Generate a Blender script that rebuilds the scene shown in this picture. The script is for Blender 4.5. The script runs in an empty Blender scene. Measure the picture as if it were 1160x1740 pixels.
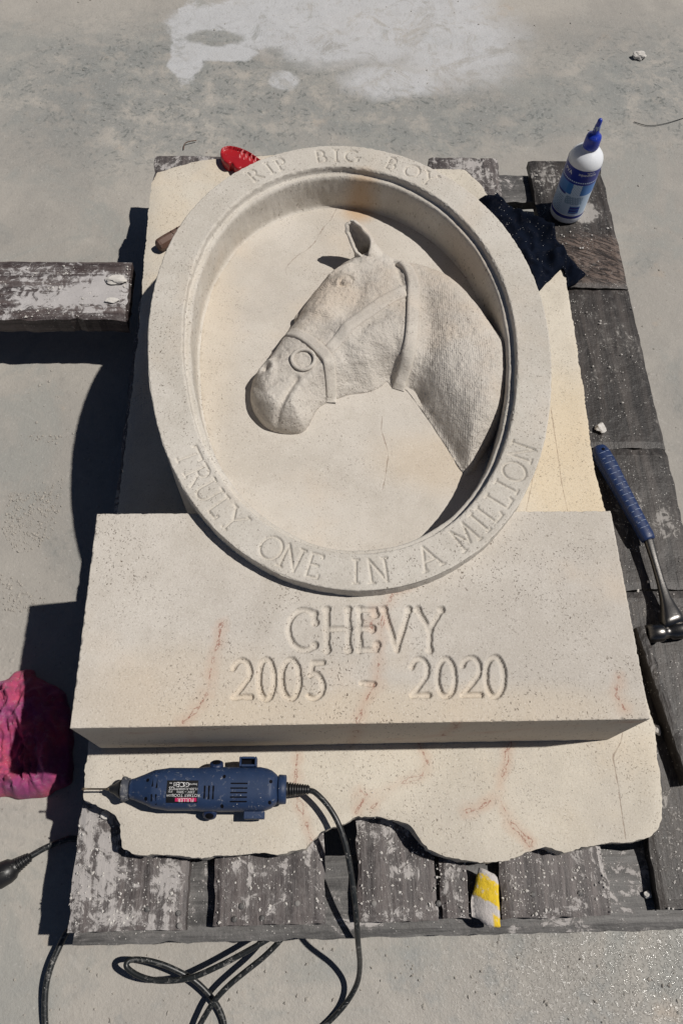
import bpy, bmesh, math, random
import numpy as np
from mathutils import Vector, Matrix, noise
from mathutils.geometry import delaunay_2d_cdt
random.seed(7); rng = np.random.default_rng(7)
PI = math.pi
SC = bpy.context.scene
COL = SC.collection

# ------------------------------------------------------------ camera, sky, sun
FPX = 1322.68; HC = 1.2448
def _R(a, b, c):
    return Matrix.Rotation(a, 3, 'Z') @ Matrix.Rotation(b, 3, 'X') @ Matrix.Rotation(c, 3, 'Z')
CM = _R(-0.08829956, 0.44695068, 0.07387838)
CMN = np.array(CM)
cam_d = bpy.data.cameras.new('camera'); cam = bpy.data.objects.new('camera', cam_d); COL.objects.link(cam)
cam.matrix_world = Matrix.Translation((0, 0, HC)) @ CM.to_4x4()
cam_d.sensor_fit = 'VERTICAL'; cam_d.sensor_height = 36; cam_d.sensor_width = 24
cam_d.lens = FPX / 1740 * 36; cam_d.clip_start = .02; cam_d.clip_end = 200
SC.camera = cam
SC.render.resolution_x = 682; SC.render.resolution_y = 1024

SUN_DIR = Vector((.595, .055, 1)).normalized()          # towards the sun
elev = math.asin(SUN_DIR.z); azi = math.atan2(SUN_DIR.x, SUN_DIR.y)
world = bpy.data.worlds.new('World'); SC.world = world; world.use_nodes = True
wn = world.node_tree; wn.nodes.clear()
sky = wn.nodes.new('ShaderNodeTexSky'); sky.sky_type = 'NISHITA'; sky.sun_disc = False
sky.sun_elevation = elev; sky.sun_rotation = azi; sky.air_density = .4; sky.dust_density = .3; sky.ozone_density = 1.
bg = wn.nodes.new('ShaderNodeBackground'); bg.inputs[1].default_value = .05
wo = wn.nodes.new('ShaderNodeOutputWorld')
wn.links.new(sky.outputs[0], bg.inputs[0]); wn.links.new(bg.outputs[0], wo.inputs[0])
sd = bpy.data.lights.new('sun', 'SUN'); sd.energy = 5.0; sd.angle = math.radians(.8); sd.color = (1, .955, .895)
sun = bpy.data.objects.new('sun', sd); COL.objects.link(sun)
sun.rotation_euler = SUN_DIR.to_track_quat('Z', 'Y').to_euler(); sun.location = SUN_DIR * 6
SC.view_settings.view_transform = 'Standard'; SC.view_settings.look = 'None'
SC.view_settings.exposure = -.36; SC.view_settings.gamma = 1

# ------------------------------------------------------------ measuring helpers
def W(px, py, z):
    """ground position at height z of a point measured on the photograph"""
    d = CMN @ np.array([px - 580, -(py - 870), -FPX])
    k = (HC - z) / -d[2]
    return np.array([d[0] * k, d[1] * k])
def WP(pts, z): return np.array([W(x, y, z) for x, y in pts])

# ------------------------------------------------------------ object helpers
def reg(o, label=None, cat=None, group=None, kind=None):
    for k, v in (('label', label), ('category', cat), ('group', group), ('kind', kind)):
        if v: o[k] = v
    return o
def thing(name, loc, label, cat, group=None):
    o = bpy.data.objects.new(name, None); COL.objects.link(o); o.location = loc; o.empty_display_size = .03
    return reg(o, label, cat, group)
def rootloc(p):
    v = Vector((0, 0, 0))
    while p is not None: v = v + p.location; p = p.parent
    return v
def obj(name, verts, faces, mat, parent=None, smooth=True, attrs=None, mats=None, fmat=None):
    off = rootloc(parent) if parent else Vector((0, 0, 0))
    V = np.asarray(verts, dtype=np.float64) - np.array(off)
    me = bpy.data.meshes.new(name)
    if isinstance(faces, np.ndarray):
        n = faces.shape[1]
        me.vertices.add(len(V)); me.vertices.foreach_set('co', V.ravel())
        me.loops.add(faces.size); me.loops.foreach_set('vertex_index', faces.ravel().astype(np.int32))
        me.polygons.add(len(faces)); me.polygons.foreach_set('loop_start', np.arange(0, faces.size, n, dtype=np.int32))
        me.update(calc_edges=True)
    else:
        me.from_pydata([tuple(v) for v in V], [], faces)
    me.validate()
    if mats:
        for m in mats: me.materials.append(m)
    elif mat: me.materials.append(mat)
    if fmat is not None: me.polygons.foreach_set('material_index', np.asarray(fmat, dtype=np.int32))
    me.polygons.foreach_set('use_smooth', np.full(len(me.polygons), smooth))
    if attrs:
        for k, a in attrs.items():
            at = me.attributes.new(k, 'FLOAT', 'POINT'); at.data.foreach_set('value', np.asarray(a, dtype=np.float32))
    me.update()
    o = bpy.data.objects.new(name, me); COL.objects.link(o)
    if parent: o.parent = parent
    return o
def bm_obj(name, bm, mat, parent=None, smooth=True):
    bm.verts.index_update()
    v = [x.co[:] for x in bm.verts]; f = [[q.index for q in x.verts] for x in bm.faces]
    bm.free()
    return obj(name, v, f, mat, parent, smooth)
def quads(nu, nv, closed=False):
    """index grid, nu columns (optionally closed) by nv rows, vertex id = i*nv+j"""
    I = np.arange(nu if closed else nu - 1); J = np.arange(nv - 1)
    a, b = np.meshgrid(I, J, indexing='ij'); a2 = (a + 1) % nu
    return np.stack([a * nv + b, a2 * nv + b, a2 * nv + b + 1, a * nv + b + 1], -1).reshape(-1, 4)
def segs(P, closed=False):
    P = np.asarray(P, float); Q = np.roll(P, -1, 0) if closed else P[1:]
    return (P, Q) if closed else (P[:-1], Q)
def dist_poly(X, P, closed=False):
    X = np.asarray(X, float)[:, :2]; d = np.full(len(X), 1e9)
    A, B = segs(P, closed)
    for a, b in zip(A, B):
        ab = b - a; L = (ab ** 2).sum() + 1e-18
        t = np.clip(((X - a) @ ab) / L, 0, 1)
        d = np.minimum(d, np.hypot(X[:, 0] - a[0] - t * ab[0], X[:, 1] - a[1] - t * ab[1]))
    return d
def inside(X, P):
    X = np.asarray(X, float); c = np.zeros(len(X), bool); A, B = segs(P, True)
    for a, b in zip(A, B):
        m = (a[1] > X[:, 1]) != (b[1] > X[:, 1])
        if abs(b[1] - a[1]) < 1e-12: continue
        xx = (b[0] - a[0]) * (X[:, 1] - a[1]) / (b[1] - a[1]) + a[0]
        c ^= m & (X[:, 0] < xx)
    return c
def catmull(P, n=8, closed=False):
    P = np.asarray(P, float); N = len(P); out = []
    R = range(N if closed else N - 1)
    for i in R:
        if closed: p0, p1, p2, p3 = P[(i - 1) % N], P[i], P[(i + 1) % N], P[(i + 2) % N]
        else: p0, p1, p2, p3 = P[max(i - 1, 0)], P[i], P[i + 1], P[min(i + 2, N - 1)]
        for k in range(n):
            t = k / n
            out.append(.5 * (2 * p1 + (p2 - p0) * t + (2 * p0 - 5 * p1 + 4 * p2 - p3) * t * t + (3 * p1 - p0 - 3 * p2 + p3) * t ** 3))
    if not closed: out.append(P[-1])
    return np.array(out)
def resample(P, step, closed=True):
    P = np.asarray(P, float)
    if closed: P = np.vstack([P, P[:1]])
    s = np.r_[0, np.cumsum(np.linalg.norm(np.diff(P, axis=0), axis=1))]
    n = max(3, int(s[-1] / step)); t = np.linspace(0, s[-1], n, endpoint=not closed)
    return np.stack([np.interp(t, s, P[:, k]) for k in range(P.shape[1])], 1)
def rough(P, amp, scale, seed=0, amp2=0):
    """pushes an outline in and out with noise"""
    P = np.asarray(P, float); T = np.roll(P, -1, 0) - np.roll(P, 1, 0)
    N = np.stack([T[:, 1], -T[:, 0]], 1); N /= np.linalg.norm(N, axis=1)[:, None] + 1e-12
    k = np.array([amp * noise.noise((x * scale, y * scale, seed)) + amp2 * noise.noise((x * scale * 5, y * scale * 5, seed + 9)) for x, y in P])
    return P + N * k[:, None]
def nz(X, scale, seed=0, oct=3):
    return np.array([noise.fractal((x * scale, y * scale, seed), .9, 2.1, oct) for x, y in X])
def patch(outline, step, zfun, zbot, name, mat, parent=None, attrs=None, skirt_rough=.0, crisp=False, smooth=True, extra=None, nskirt=3):
    """solid with a freely shaped top surface: triangulated outline, height zfun(XY, distance to edge), ragged sides down to zbot"""
    P = np.asarray(outline, float)
    x0, y0 = P.min(0); x1, y1 = P.max(0)
    gx = np.arange(x0, x1, step); gy = np.arange(y0, y1, step * .87)
    G = []
    for j, y in enumerate(gy): G.append(np.stack([gx + (step / 2 if j % 2 else 0), np.full(len(gx), y)], 1))
    G = np.vstack(G); G = G + rng.uniform(-.12, .12, G.shape) * step
    G = G[inside(G, P)]; G = G[dist_poly(G, P, True) > step * .55]
    if extra is not None: G = np.vstack([G, extra])
    X = np.vstack([P, G]); n = len(P)
    r = delaunay_2d_cdt([Vector(p) for p in X], [], [list(range(n))], 1, 1e-7)
    X2 = np.array([v[:] for v in r[0]]); F = [tuple(f) for f in r[2]]
    org = r[3]; idx = {}
    for i, o in enumerate(org):
        for q in o: idx[q] = i
    d = dist_poly(X2, P, True)
    Z = zfun(X2, d); V = np.column_stack([X2, Z])
    # make every face look up
    out = []
    for a, b, c in F:
        ar = (X2[b][0] - X2[a][0]) * (X2[c][1] - X2[a][1]) - (X2[c][0] - X2[a][0]) * (X2[b][1] - X2[a][1])
        out.append((a, b, c) if ar > 0 else (a, c, b))
    F = out; ring = [idx[i] for i in range(n)]
    ar = (P[:, 0] * np.roll(P[:, 1], -1) - np.roll(P[:, 0], -1) * P[:, 1]).sum()
    ccw = ar > 0; VV = [V]; cnt = len(V); prev = ring; A = {k: [a(X2, d)] for k, a in (attrs or {}).items()}
    T = np.roll(P, -1, 0) - np.roll(P, 1, 0); N = np.stack([T[:, 1], -T[:, 0]], 1); N /= np.linalg.norm(N, axis=1)[:, None] + 1e-12
    if not ccw: N = -N
    if crisp:
        VV.append(V[ring]); prev = list(range(cnt, cnt + n)); cnt += n
        for kk in A: A[kk].append(attrs[kk](P, np.zeros(n)))
    for k in range(1, nskirt + 1):
        f = k / nskirt
        z = V[ring, 2] * (1 - f) + zbot * f
        o_ = np.array([skirt_rough * noise.noise((P[i, 0] * 60, P[i, 1] * 60, k * 3.1)) for i in range(n)])[:, None] * N
        q = np.column_stack([P + o_, z]); VV.append(q); cur = list(range(cnt, cnt + n)); cnt += n
        for i in range(n):
            j = (i + 1) % n
            a, b, c, e = prev[i], prev[j], cur[j], cur[i]
            F.append((a, e, c, b) if ccw else (a, b, c, e))
        for kk in A: A[kk].append(attrs[kk](q[:, :2], np.zeros(n)))
        prev = cur
    o = obj(name, np.vstack(VV), F, mat, parent, smooth, {k: np.concatenate(v) for k, v in A.items()})
    return o
def tube(path, rad, n=10, cap=True):
    """verts and faces of a tube along a 3-D path (rad number or list)"""
    P = np.asarray(path, float); m = len(P); R = np.full(m, rad) if np.isscalar(rad) else np.asarray(rad, float)
    T = np.gradient(P, axis=0); T /= np.linalg.norm(T, axis=1)[:, None] + 1e-12
    up = np.array([0, 0, 1.]) if abs(T[0][2]) < .9 else np.array([1., 0, 0]); V = []
    for i in range(m):
        s = np.cross(T[i], up); s /= np.linalg.norm(s); u = np.cross(s, T[i]); up = u
        for k in range(n):
            a = 2 * PI * k / n; V.append(P[i] + R[i] * (math.cos(a) * s + math.sin(a) * u))
    F = [[i * n + k, i * n + (k + 1) % n, (i + 1) * n + (k + 1) % n, (i + 1) * n + k] for i in range(m - 1) for k in range(n)]
    if cap: F.append(list(range(n))[::-1]); F.append([(m - 1) * n + k for k in range(n)])
    return V, F
def merge(parts):
    V, F = [], []
    for v, f in parts:
        o = len(V); V += [tuple(x) for x in v]; F += [[i + o for i in q] for q in f]
    return V, F
def lathe(prof, n=40):
    """profile of (radius, z) pairs about Z"""
    V = []; m = len(prof)
    for k in range(n):
        a = 2 * PI * k / n
        for r, z in prof: V.append((r * math.cos(a), r * math.sin(a), z))
    F = [[k * m + j, ((k + 1) % n) * m + j, ((k + 1) % n) * m + j + 1, k * m + j + 1] for k in range(n) for j in range(m - 1)]
    return V, F
def xf(vf, M):
    V, F = vf; return [tuple(M @ Vector(v)) for v in V], F
def box(x0, x1, y0, y1, z0, z1, bev=.002, seg=2):
    bm = bmesh.new(); bmesh.ops.create_cube(bm, size=1)
    for v in bm.verts: v.co = Vector(((x0 + x1) / 2 + v.co.x * (x1 - x0), (y0 + y1) / 2 + v.co.y * (y1 - y0), (z0 + z1) / 2 + v.co.z * (z1 - z0)))
    if bev: bmesh.ops.bevel(bm, geom=bm.edges[:], offset=bev, segments=seg, affect='EDGES', profile=.5)
    bm.verts.index_update(); v = [tuple(q.co) for q in bm.verts]; f = [[q.index for q in p.verts] for p in bm.faces]; bm.free()
    return v, f
def text_vf(s, size, extr=.0002, flip=False):
    c = bpy.data.curves.new('t', 'FONT'); c.body = s; c.size = size; c.extrude = extr; c.align_x = 'CENTER'; c.align_y = 'CENTER'; c.resolution_u = 2
    o = bpy.data.objects.new('t', c); COL.objects.link(o); dg = bpy.context.evaluated_depsgraph_get()
    me = o.evaluated_get(dg).to_mesh(); v = [tuple(x.co) for x in me.vertices]; f = [list(p.vertices) for p in me.polygons]
    o.evaluated_get(dg).to_mesh_clear(); bpy.data.objects.remove(o); bpy.data.curves.remove(c)
    return v, f

# ------------------------------------------------------------ material helpers
class N:
    def __init__(s, name):
        s.m = bpy.data.materials.new(name); s.m.use_nodes = True; s.t = s.m.node_tree; s.t.nodes.clear()
        s.out = s.t.nodes.new('ShaderNodeOutputMaterial'); s.b = s.t.nodes.new('ShaderNodeBsdfPrincipled')
        s.t.links.new(s.b.outputs[0], s.out.inputs[0])
        s.geo = s.t.nodes.new('ShaderNodeNewGeometry')
        s.P = s.geo.outputs['Position']
    def l(s, a, b): s.t.links.new(a, b)
    def setin(s, n, i, v):
        if hasattr(v, 'links') or isinstance(v, bpy.types.NodeSocket): s.l(v, n.inputs[i])
        else: n.inputs[i].default_value = v
    def noise(s, scale, detail=4, rough=.6, vec=None, dist=0, out=0):
        n = s.t.nodes.new('ShaderNodeTexNoise'); n.inputs['Scale'].default_value = scale; n.inputs['Detail'].default_value = detail
        n.inputs['Roughness'].default_value = rough; n.inputs['Distortion'].default_value = dist; s.l(vec or s.P, n.inputs['Vector']); return n.outputs[out]
    def vor(s, scale, vec=None, feat='F1', rnd=1, out='Distance'):
        n = s.t.nodes.new('ShaderNodeTexVoronoi'); n.feature = feat; n.inputs['Scale'].default_value = scale; n.inputs['Randomness'].default_value = rnd
        s.l(vec or s.P, n.inputs['Vector']); return n.outputs[out]
    def map(s, scale=(1, 1, 1), rot=(0, 0, 0), loc=(0, 0, 0), vec=None):
        if any(rot):
            q = s.t.nodes.new('ShaderNodeMapping'); q.inputs['Rotation'].default_value = rot; s.l(vec or s.P, q.inputs['Vector']); vec = q.outputs[0]
        n = s.t.nodes.new('ShaderNodeMapping'); n.inputs['Scale'].default_value = scale; n.inputs['Location'].default_value = loc
        s.l(vec or s.P, n.inputs['Vector']); return n.outputs[0]
    def math(s, op, a, b=0, c=0, clamp=False):
        n = s.t.nodes.new('ShaderNodeMath'); n.operation = op; n.use_clamp = clamp
        s.setin(n, 0, a); s.setin(n, 1, b)
        if op in ('MULTIPLY_ADD', 'COMPARE', 'SMOOTH_MIN'): s.setin(n, 2, c)
        return n.outputs[0]
    def ss(s, v, a, b, lo=0., hi=1.):
        n = s.t.nodes.new('ShaderNodeMapRange'); n.interpolation_type = 'SMOOTHSTEP'; s.setin(n, 0, v)
        n.inputs[1].default_value = a; n.inputs[2].default_value = b; n.inputs[3].default_value = lo; n.inputs[4].default_value = hi; return n.outputs[0]
    def mix(s, f, a, b):
        n = s.t.nodes.new('ShaderNodeMix'); n.data_type = 'RGBA'; s.setin(n, 0, f)
        for i, v in ((6, a), (7, b)):
            if isinstance(v, tuple) and len(v) == 3: v = (*v, 1)
            s.setin(n, i, v)
        return n.outputs[2]
    def attr(s, name):
        n = s.t.nodes.new('ShaderNodeAttribute'); n.attribute_name = name; return n.outputs['Fac']
    def sep(s, v=None):
        n = s.t.nodes.new('ShaderNodeSeparateXYZ'); s.l(v or s.P, n.inputs[0]); return n.outputs
    def blob(s, cx, cy, rx, ry, nscale=8, namp=.5, soft=.35):
        """soft noisy elliptical patch (0..1) lying at (cx,cy) on the ground"""
        o = s.sep(); dx = s.math('DIVIDE', s.math('SUBTRACT', o[0], cx), rx); dy = s.math('DIVIDE', s.math('SUBTRACT', o[1], cy), ry)
        r = s.math('SQRT', s.math('ADD', s.math('MULTIPLY', dx, dx), s.math('MULTIPLY', dy, dy)))
        n_ = s.noise(nscale, 6, .65); r = s.math('MULTIPLY_ADD', s.math('SUBTRACT', n_, .5), namp * 2, r)
        return s.ss(r, 1 + soft, 1 - soft)
    def warp(s, vec, scale, amp):
        nn = s.noise(scale, 2, .6, out=1); mx = s.t.nodes.new('ShaderNodeVectorMath'); mx.operation = 'MULTIPLY_ADD'
        s.l(nn, mx.inputs[0]); mx.inputs[1].default_value = (amp, amp, 0); s.l(vec, mx.inputs[2]); return mx.outputs[0]
    def bump(s, h, strength=.5, dist=.001, prev=None):
        n = s.t.nodes.new('ShaderNodeBump'); n.inputs['Strength'].default_value = strength; n.inputs['Distance'].default_value = dist
        s.l(h, n.inputs['Height'])
        if prev is not None: s.l(prev, n.inputs['Normal'])
        return n.outputs[0]
    def fin(s, col, rough=.8, bump=None, spec=.3, metal=0):
        if isinstance(col, tuple) and len(col) == 3: col = (*col, 1)
        s.setin(s.b, 'Base Color', col); s.setin(s.b, 'Roughness', rough); s.b.inputs['Specular IOR Level'].default_value = spec
        s.b.inputs['Metallic'].default_value = metal
        if bump is not None: s.l(bump, s.b.inputs['Normal'])
        return s.m

def stone_mat(name, a, b, warm=None, veins=False, cracks=False, pits=1., grooves=False, tint=None, rust=None, fine=1.):
    m = N(name)
    big = m.noise(7, 5, .6, dist=.6); mid = m.noise(38, 4, .6)
    f = m.ss(m.math('ADD', m.math('MULTIPLY', big, .7), m.math('MULTIPLY', mid, .3)), .38, .62)
    col = m.mix(f, a, b)
    col = m.mix(m.ss(m.noise(2.1, 5, .65, vec=m.map(loc=(5, 5, 0))), .5, .66, 0, .35), col, (.46, .425, .385))
    if warm:
        w = m.ss(m.noise(4.2, 4, .6, vec=m.map(loc=(3, 1, 2))), .5, .68); col = m.mix(m.math('MULTIPLY', w, .6), col, warm)
    if tint:
        for cx, cy, rx, ry, c, k in tint:
            col = m.mix(m.math('MULTIPLY', m.blob(cx, cy, rx, ry, 9, .4, .5), k), col, c)
    # shell fragments and pores: short dark dashes lying every way, sand grain
    g1 = m.noise(480, 3, .75); col = m.mix(m.ss(g1, .54, .72, 0, .42), col, (.24, .20, .16)); col = m.mix(m.ss(g1, .44, .28, 0, .5), col, (.78, .745, .69))
    pit = None
    for k, (rot, sx, th, off) in enumerate([(.3, 2.6, .23, 0), (1.4, 3.2, .22, 4), (2.4, 2.4, .23, 9), (.9, 1.2, .18, 14)]):
        v = m.vor(1, vec=m.warp(m.map(scale=((185, 170, 200, 110)[k] / sx ** .35, (185, 170, 200, 110)[k] * sx ** .65, 60), rot=(0, 0, rot), loc=(off, off, off)), 300, .7))
        d = m.ss(v, th, th * .55)
        gate = m.ss(m.noise(26, 3, .6, vec=m.map(loc=(off * 1.7, off, k))), .38, .55); d = m.math('MULTIPLY', d, gate); d = m.math('MULTIPLY', d, m.ss(m.noise(170, 2, .5, vec=m.map(loc=(off, 3, k))), .38, .58))
        pit = d if pit is None else m.math('MAXIMUM', pit, d)
    pit = m.math('MULTIPLY', pit, m.ss(m.noise(6, 5, .7, vec=m.map(loc=(9, 1, 4))), .40, .60, .25, 1))
    col = m.mix(m.math('MULTIPLY', pit, .9 * pits), col, (.13, .095, .07))
    if veins:
        vn = m.attr('vein'); n1 = m.noise(60, 5, .7); n2 = m.noise(14, 4, .6)
        w = m.math('ADD', vn, m.math('ADD', m.math('MULTIPLY', m.math('SUBTRACT', n1, .5), .018), m.math('MULTIPLY', m.math('SUBTRACT', m.noise(22, 2, .5), .5), .014)))
        core = m.ss(m.math('ABSOLUTE', w), .0013, .0001); halo = m.ss(m.math('ABSOLUTE', w), .014, .0)
        core = m.math('MULTIPLY', core, m.ss(n2, .30, .5, .25, 1)); halo = m.math('MULTIPLY', halo, m.ss(n2, .32, .6, .3, 1))
        col = m.mix(m.math('MULTIPLY', halo, .42), col, (.50, .34, .25)); core = m.math('MULTIPLY', core, m.ss(m.noise(330, 3, .7), .36, .56, .15, 1)); halo = m.math('MULTIPLY', halo, 1.)
        col = m.mix(m.math('MULTIPLY', core, .8), col, (.27, .11, .08))
    if cracks:
        cn = m.attr('crack'); w = m.math('ADD', cn, m.math('MULTIPLY', m.math('SUBTRACT', m.noise(110, 4, .7), .5), .0035))
        ck = m.ss(m.math('ABSOLUTE', w), .0013, .0002); col = m.mix(m.math('MULTIPLY', ck, m.ss(m.noise(35, 4, .7), .36, .6, .12, .6)), col, (.22, .15, .11))
    if rust:
        for cx, cy, rx, ry in rust: col = m.mix(m.math('MULTIPLY', m.blob(cx, cy, rx, ry, 14, .5, .7), .6), col, (.48, .29, .13))
    h = m.math('ADD', m.math('MULTIPLY', m.noise(420, 3, .7), .8), m.math('MULTIPLY', m.noise(120, 3, .6), .9))
    h = m.math('SUBTRACT', h, m.math('MULTIPLY', pit, 1.6 * pits))
    if cracks: h = m.math('SUBTRACT', h, m.math('MULTIPLY', ck, .5))
    bp = m.bump(h, .55 * fine, .0011)
    if grooves:
        ph = m.attr('phase'); wgt = m.attr('gweight')
        s_ = m.math('SINE', m.math('ADD', m.math('MULTIPLY', ph, 2 * PI), m.math('MULTIPLY', m.noise(32, 4, .65), 9.0)))
        s_ = m.math('MULTIPLY', s_, m.math('MULTIPLY', wgt, m.ss(m.noise(22, 3, .6), .3, .6, .35, 1)))
        bp = m.bump(s_, .7, .0004, bp); bp = m.bump(m.noise(85, 5, .7), .9, .005, bp)
    return m.fin(col, .93, bp, .15)

# base colours
SA, SB, SWARM = (.50, .46, .405), (.58, .54, .485), (.59, .50, .40)
M = {}
M['block'] = stone_mat('speckled_limestone', SA, SB, SWARM, veins=True, tint=[(-.15, .2, .14, .06, (.60, .51, .40), .5), (.1, .18, .3, .03, (.60, .51, .39), .5)])
M['ring'] = stone_mat('carved_limestone', (.50, .465, .41), (.58, .545, .49), (.57, .49, .40), pits=.9, rust=[(.137, .425, .020, .012), (.085, 1.035, .022, .022)])
M['recess'] = stone_mat('smooth_limestone', (.50, .46, .405), (.57, .53, .475), (.58, .50, .41), cracks=True, pits=.65, fine=.6, rust=[(.085, 1.04, .022, .02)],
                        tint=[(-.17, .75, .05, .2, (.60, .51, .39), .35), (.2, .55, .1, .05, (.60, .48, .34), .4)])
M['horse'] = stone_mat('chiselled_limestone', (.49, .45, .40), (.59, .55, .495), (.57, .47, .37), pits=.7, grooves=True)
M['strap'] = stone_mat('chiselled_limestone_strap', (.49, .45, .40), (.60, .56, .50), (.57, .47, .37), pits=.6, fine=1.3)
M['slab'] = stone_mat('pale_limestone_slab', (.53, .485, .41), (.61, .56, .475), (.60, .51, .39), veins=True, cracks=True, pits=.7,
                      tint=[(.42, .58, .09, .17, (.63, .52, .36), .6)])
def chip_mat():
    m = N('stone_chip'); return m.fin(m.mix(m.noise(60), (.42, .39, .35), (.72, .70, .67)), .9, m.bump(m.noise(300), .5, .001), .2)
M['chip'] = chip_mat()
M['grit'] = N('mortar_grit').fin((.36, .335, .30), .8)
M['chip_dull'] = N('dusty_nail').fin((.22, .21, .2), .8)

def wood_mat(name, base, light, dust, grain_axis=1, dustiness=.5, blobs=(), brown=None, wet=.55, brownpatch=None):
    m = N(name)
    sc = (60, 5, 60) if grain_axis == 1 else (5, 60, 60)
    g = m.noise(1, 6, .65, vec=m.map(scale=sc), dist=.6); g2 = m.noise(1, 4, .6, vec=m.map(scale=tuple(4 * q for q in sc)))
    oi = m.t.nodes.new('ShaderNodeObjectInfo')
    col = m.mix(m.ss(g, .35, .7), base, light); col = m.mix(m.ss(g2, .5, .75, 0, .6), col, tuple(.45 * q for q in base))
    if brown: col = m.mix(m.ss(m.noise(6, 4, .6), .5, .62, 0, .7), col, brown)
    # rubbed-in stone dust: cloudy film, scrapes and flecks
    cloud = m.noise(9, 8, .72, dist=1.5); strk = m.noise(1, 6, .75, vec=m.map(scale=tuple(1.3 * q for q in sc)), dist=1.)
    cov = m.math('ADD', m.math('MULTIPLY', m.ss(cloud, .35, .65), .5), dustiness - .42)
    for cx, cy, rx, ry, k in blobs: cov = m.math('MAXIMUM', cov, m.math('MULTIPLY', m.blob(cx, cy, rx, ry, 14, .5, .8), k))
    fine = m.math('ADD', m.math('MULTIPLY', m.noise(48, 9, .74, dist=1.6), .62), m.math('MULTIPLY', strk, .38))
    lim = m.math('ADD', fine, m.math('MULTIPLY', m.math('SUBTRACT', cov, .5), .34))
    d = m.math('ADD', m.math('MULTIPLY', m.ss(lim, .50, .56), .78), m.math('MULTIPLY', m.ss(lim, .38, .6), .22))
    if brownpatch:
        bp_ = m.blob(*brownpatch, 12, .25, .25); rg = m.noise(1, 5, .7, vec=m.map(scale=(30, 130, 1), rot=(0, 0, .45)), dist=1.5)
        col = m.mix(bp_, col, m.mix(m.ss(rg, .42, .6), (.018, .011, .008), (.15, .11, .09))); d = m.math('MULTIPLY', d, m.math('SUBTRACT', 1., m.math('MULTIPLY', bp_, .8))); g = m.math('ADD', g, m.math('MULTIPLY', m.math('MULTIPLY', rg, bp_), 3.))
    nzv = m.sep(m.geo.outputs['Normal'])[2]; d = m.math('MULTIPLY', d, m.ss(nzv, .3, .85, .08, 1))
    col = m.mix(m.math('MULTIPLY', d, .9), col, m.mix(m.noise(30, 4, .6), tuple(.75 * q for q in dust), tuple(1.2 * q for q in dust)))
    fl = m.math('MULTIPLY', m.ss(m.vor(230), .2, .12), m.ss(m.noise(34, 3, .7), .5, .6)); col = m.mix(m.math('MULTIPLY', fl, .8), col, (.66, .64, .60))
    h = m.math('ADD', m.math('MULTIPLY', g, 1.), m.math('MULTIPLY', g2, .6)); h = m.math('ADD', h, m.math('MULTIPLY', d, .5)); h = m.math('ADD', h, m.math('MULTIPLY', m.noise(260, 3, .7), .45))
    r = m.math('ADD', wet, m.math('MULTIPLY', d, .35))
    return m.fin(col, r, m.bump(h, .7, .0018), .45)
DUST = (.43, .405, .39)
wb = lambda px, py, rx, ry, k, z=.13: (*[float(q) for q in W(px, py, z)], rx, ry, k)
M['wood_front'] = wood_mat('dusty_grey_wood', (.040, .033, .033), (.13, .11, .105), DUST, 1, .62, [wb(160, 1480, .05, .07, .72), wb(150, 1400, .03, .05, .72), wb(290, 1500, .03, .03, .7), wb(200, 1555, .05, .02, .7), wb(420, 1475, .05, .02, .66), wb(520, 1430, .02, .03, .75), wb(690, 1480, .035, .014, .66), wb(640, 1440, .02, .03, .4)])
M['wood_dark'] = wood_mat('weathered_dark_wood', (.014, .0115, .0105), (.055, .046, .041), (.34, .32, .30), 1, .36, [wb(990, 360, .035, .03, 1), wb(930, 300, .06, .06, .45), wb(1130, 900, .03, .05, .6), wb(1075, 900, .03, .03, .35), wb(1090, 1040, .03, .02, .4), wb(1030, 560, .03, .05, .35), wb(1140, 1390, .03, .06, .5)], wet=.5, brownpatch=(.55, float(W(1040, 440, .13)[1]), .11, .062))
M['wood_brown'] = wood_mat('scraped_brown_wood', (.014, .010, .008), (.10, .072, .055), (.36, .33, .30), 0, .3, [wb(990, 360, .035, .03, 1), wb(930, 300, .06, .06, .45)], wet=.5)
M['wood_cross'] = wood_mat('grey_cross_board_wood', (.05, .048, .047), (.14, .135, .13), DUST, 0, .5)
M['wood_under'] = wood_mat('old_block_wood', (.04, .035, .03), (.10, .09, .08), DUST, 0, .1)
M['wood_plank'] = wood_mat('plaster_smeared_plank_wood', (.035, .024, .024), (.11, .085, .08), (.47, .45, .445), 0, .5, [wb(110, 505, .15, .035, .85, .125), wb(60, 470, .1, .05, .55, .125), wb(180, 490, .06, .04, .9, .125)])

def plain(name, col, rough=.5, spec=.5, metal=0, dust=0, nscale=90, b=.2, dustcol=(.5, .48, .45), var=.25):
    m = N(name); c = m.mix(m.noise(nscale * .3, 4, .6), tuple(q * (1 - var) for q in col), tuple(min(1, q * (1 + var)) for q in col))
    r = rough
    if dust:
        d = m.ss(m.noise(nscale, 6, .75, dist=.8), .64 - .16 * dust, .78 - .06 * dust); f2 = m.ss(m.noise(28, 4, .65), .35, .65)
        d = m.math('MULTIPLY', d, m.math('MULTIPLY_ADD', f2, .7, .3)); c = m.mix(m.math('MULTIPLY', d, .75), c, dustcol)
        fl = m.ss(m.vor(260), .16, .1); c = m.mix(m.math('MULTIPLY', fl, m.ss(m.noise(40), .54, .62, 0, .8)), c, (.7, .68, .65)); r = m.math('ADD', rough, m.math('MULTIPLY', d, .4))
    return m.fin(c, r, m.bump(m.noise(nscale * 4, 3, .7), b, .0006), spec, metal)
M['tool_blue'] = plain('dusty_blue_plastic', (.016, .034, .085), .5, .35, dust=.5, nscale=160)
M['tool_blue_dark'] = plain('blue_plastic_cap', (.010, .022, .065), .45, .4, dust=.3)
M['black_plastic'] = plain('black_plastic', (.012, .012, .013), .4, .5, dust=.25)
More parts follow.
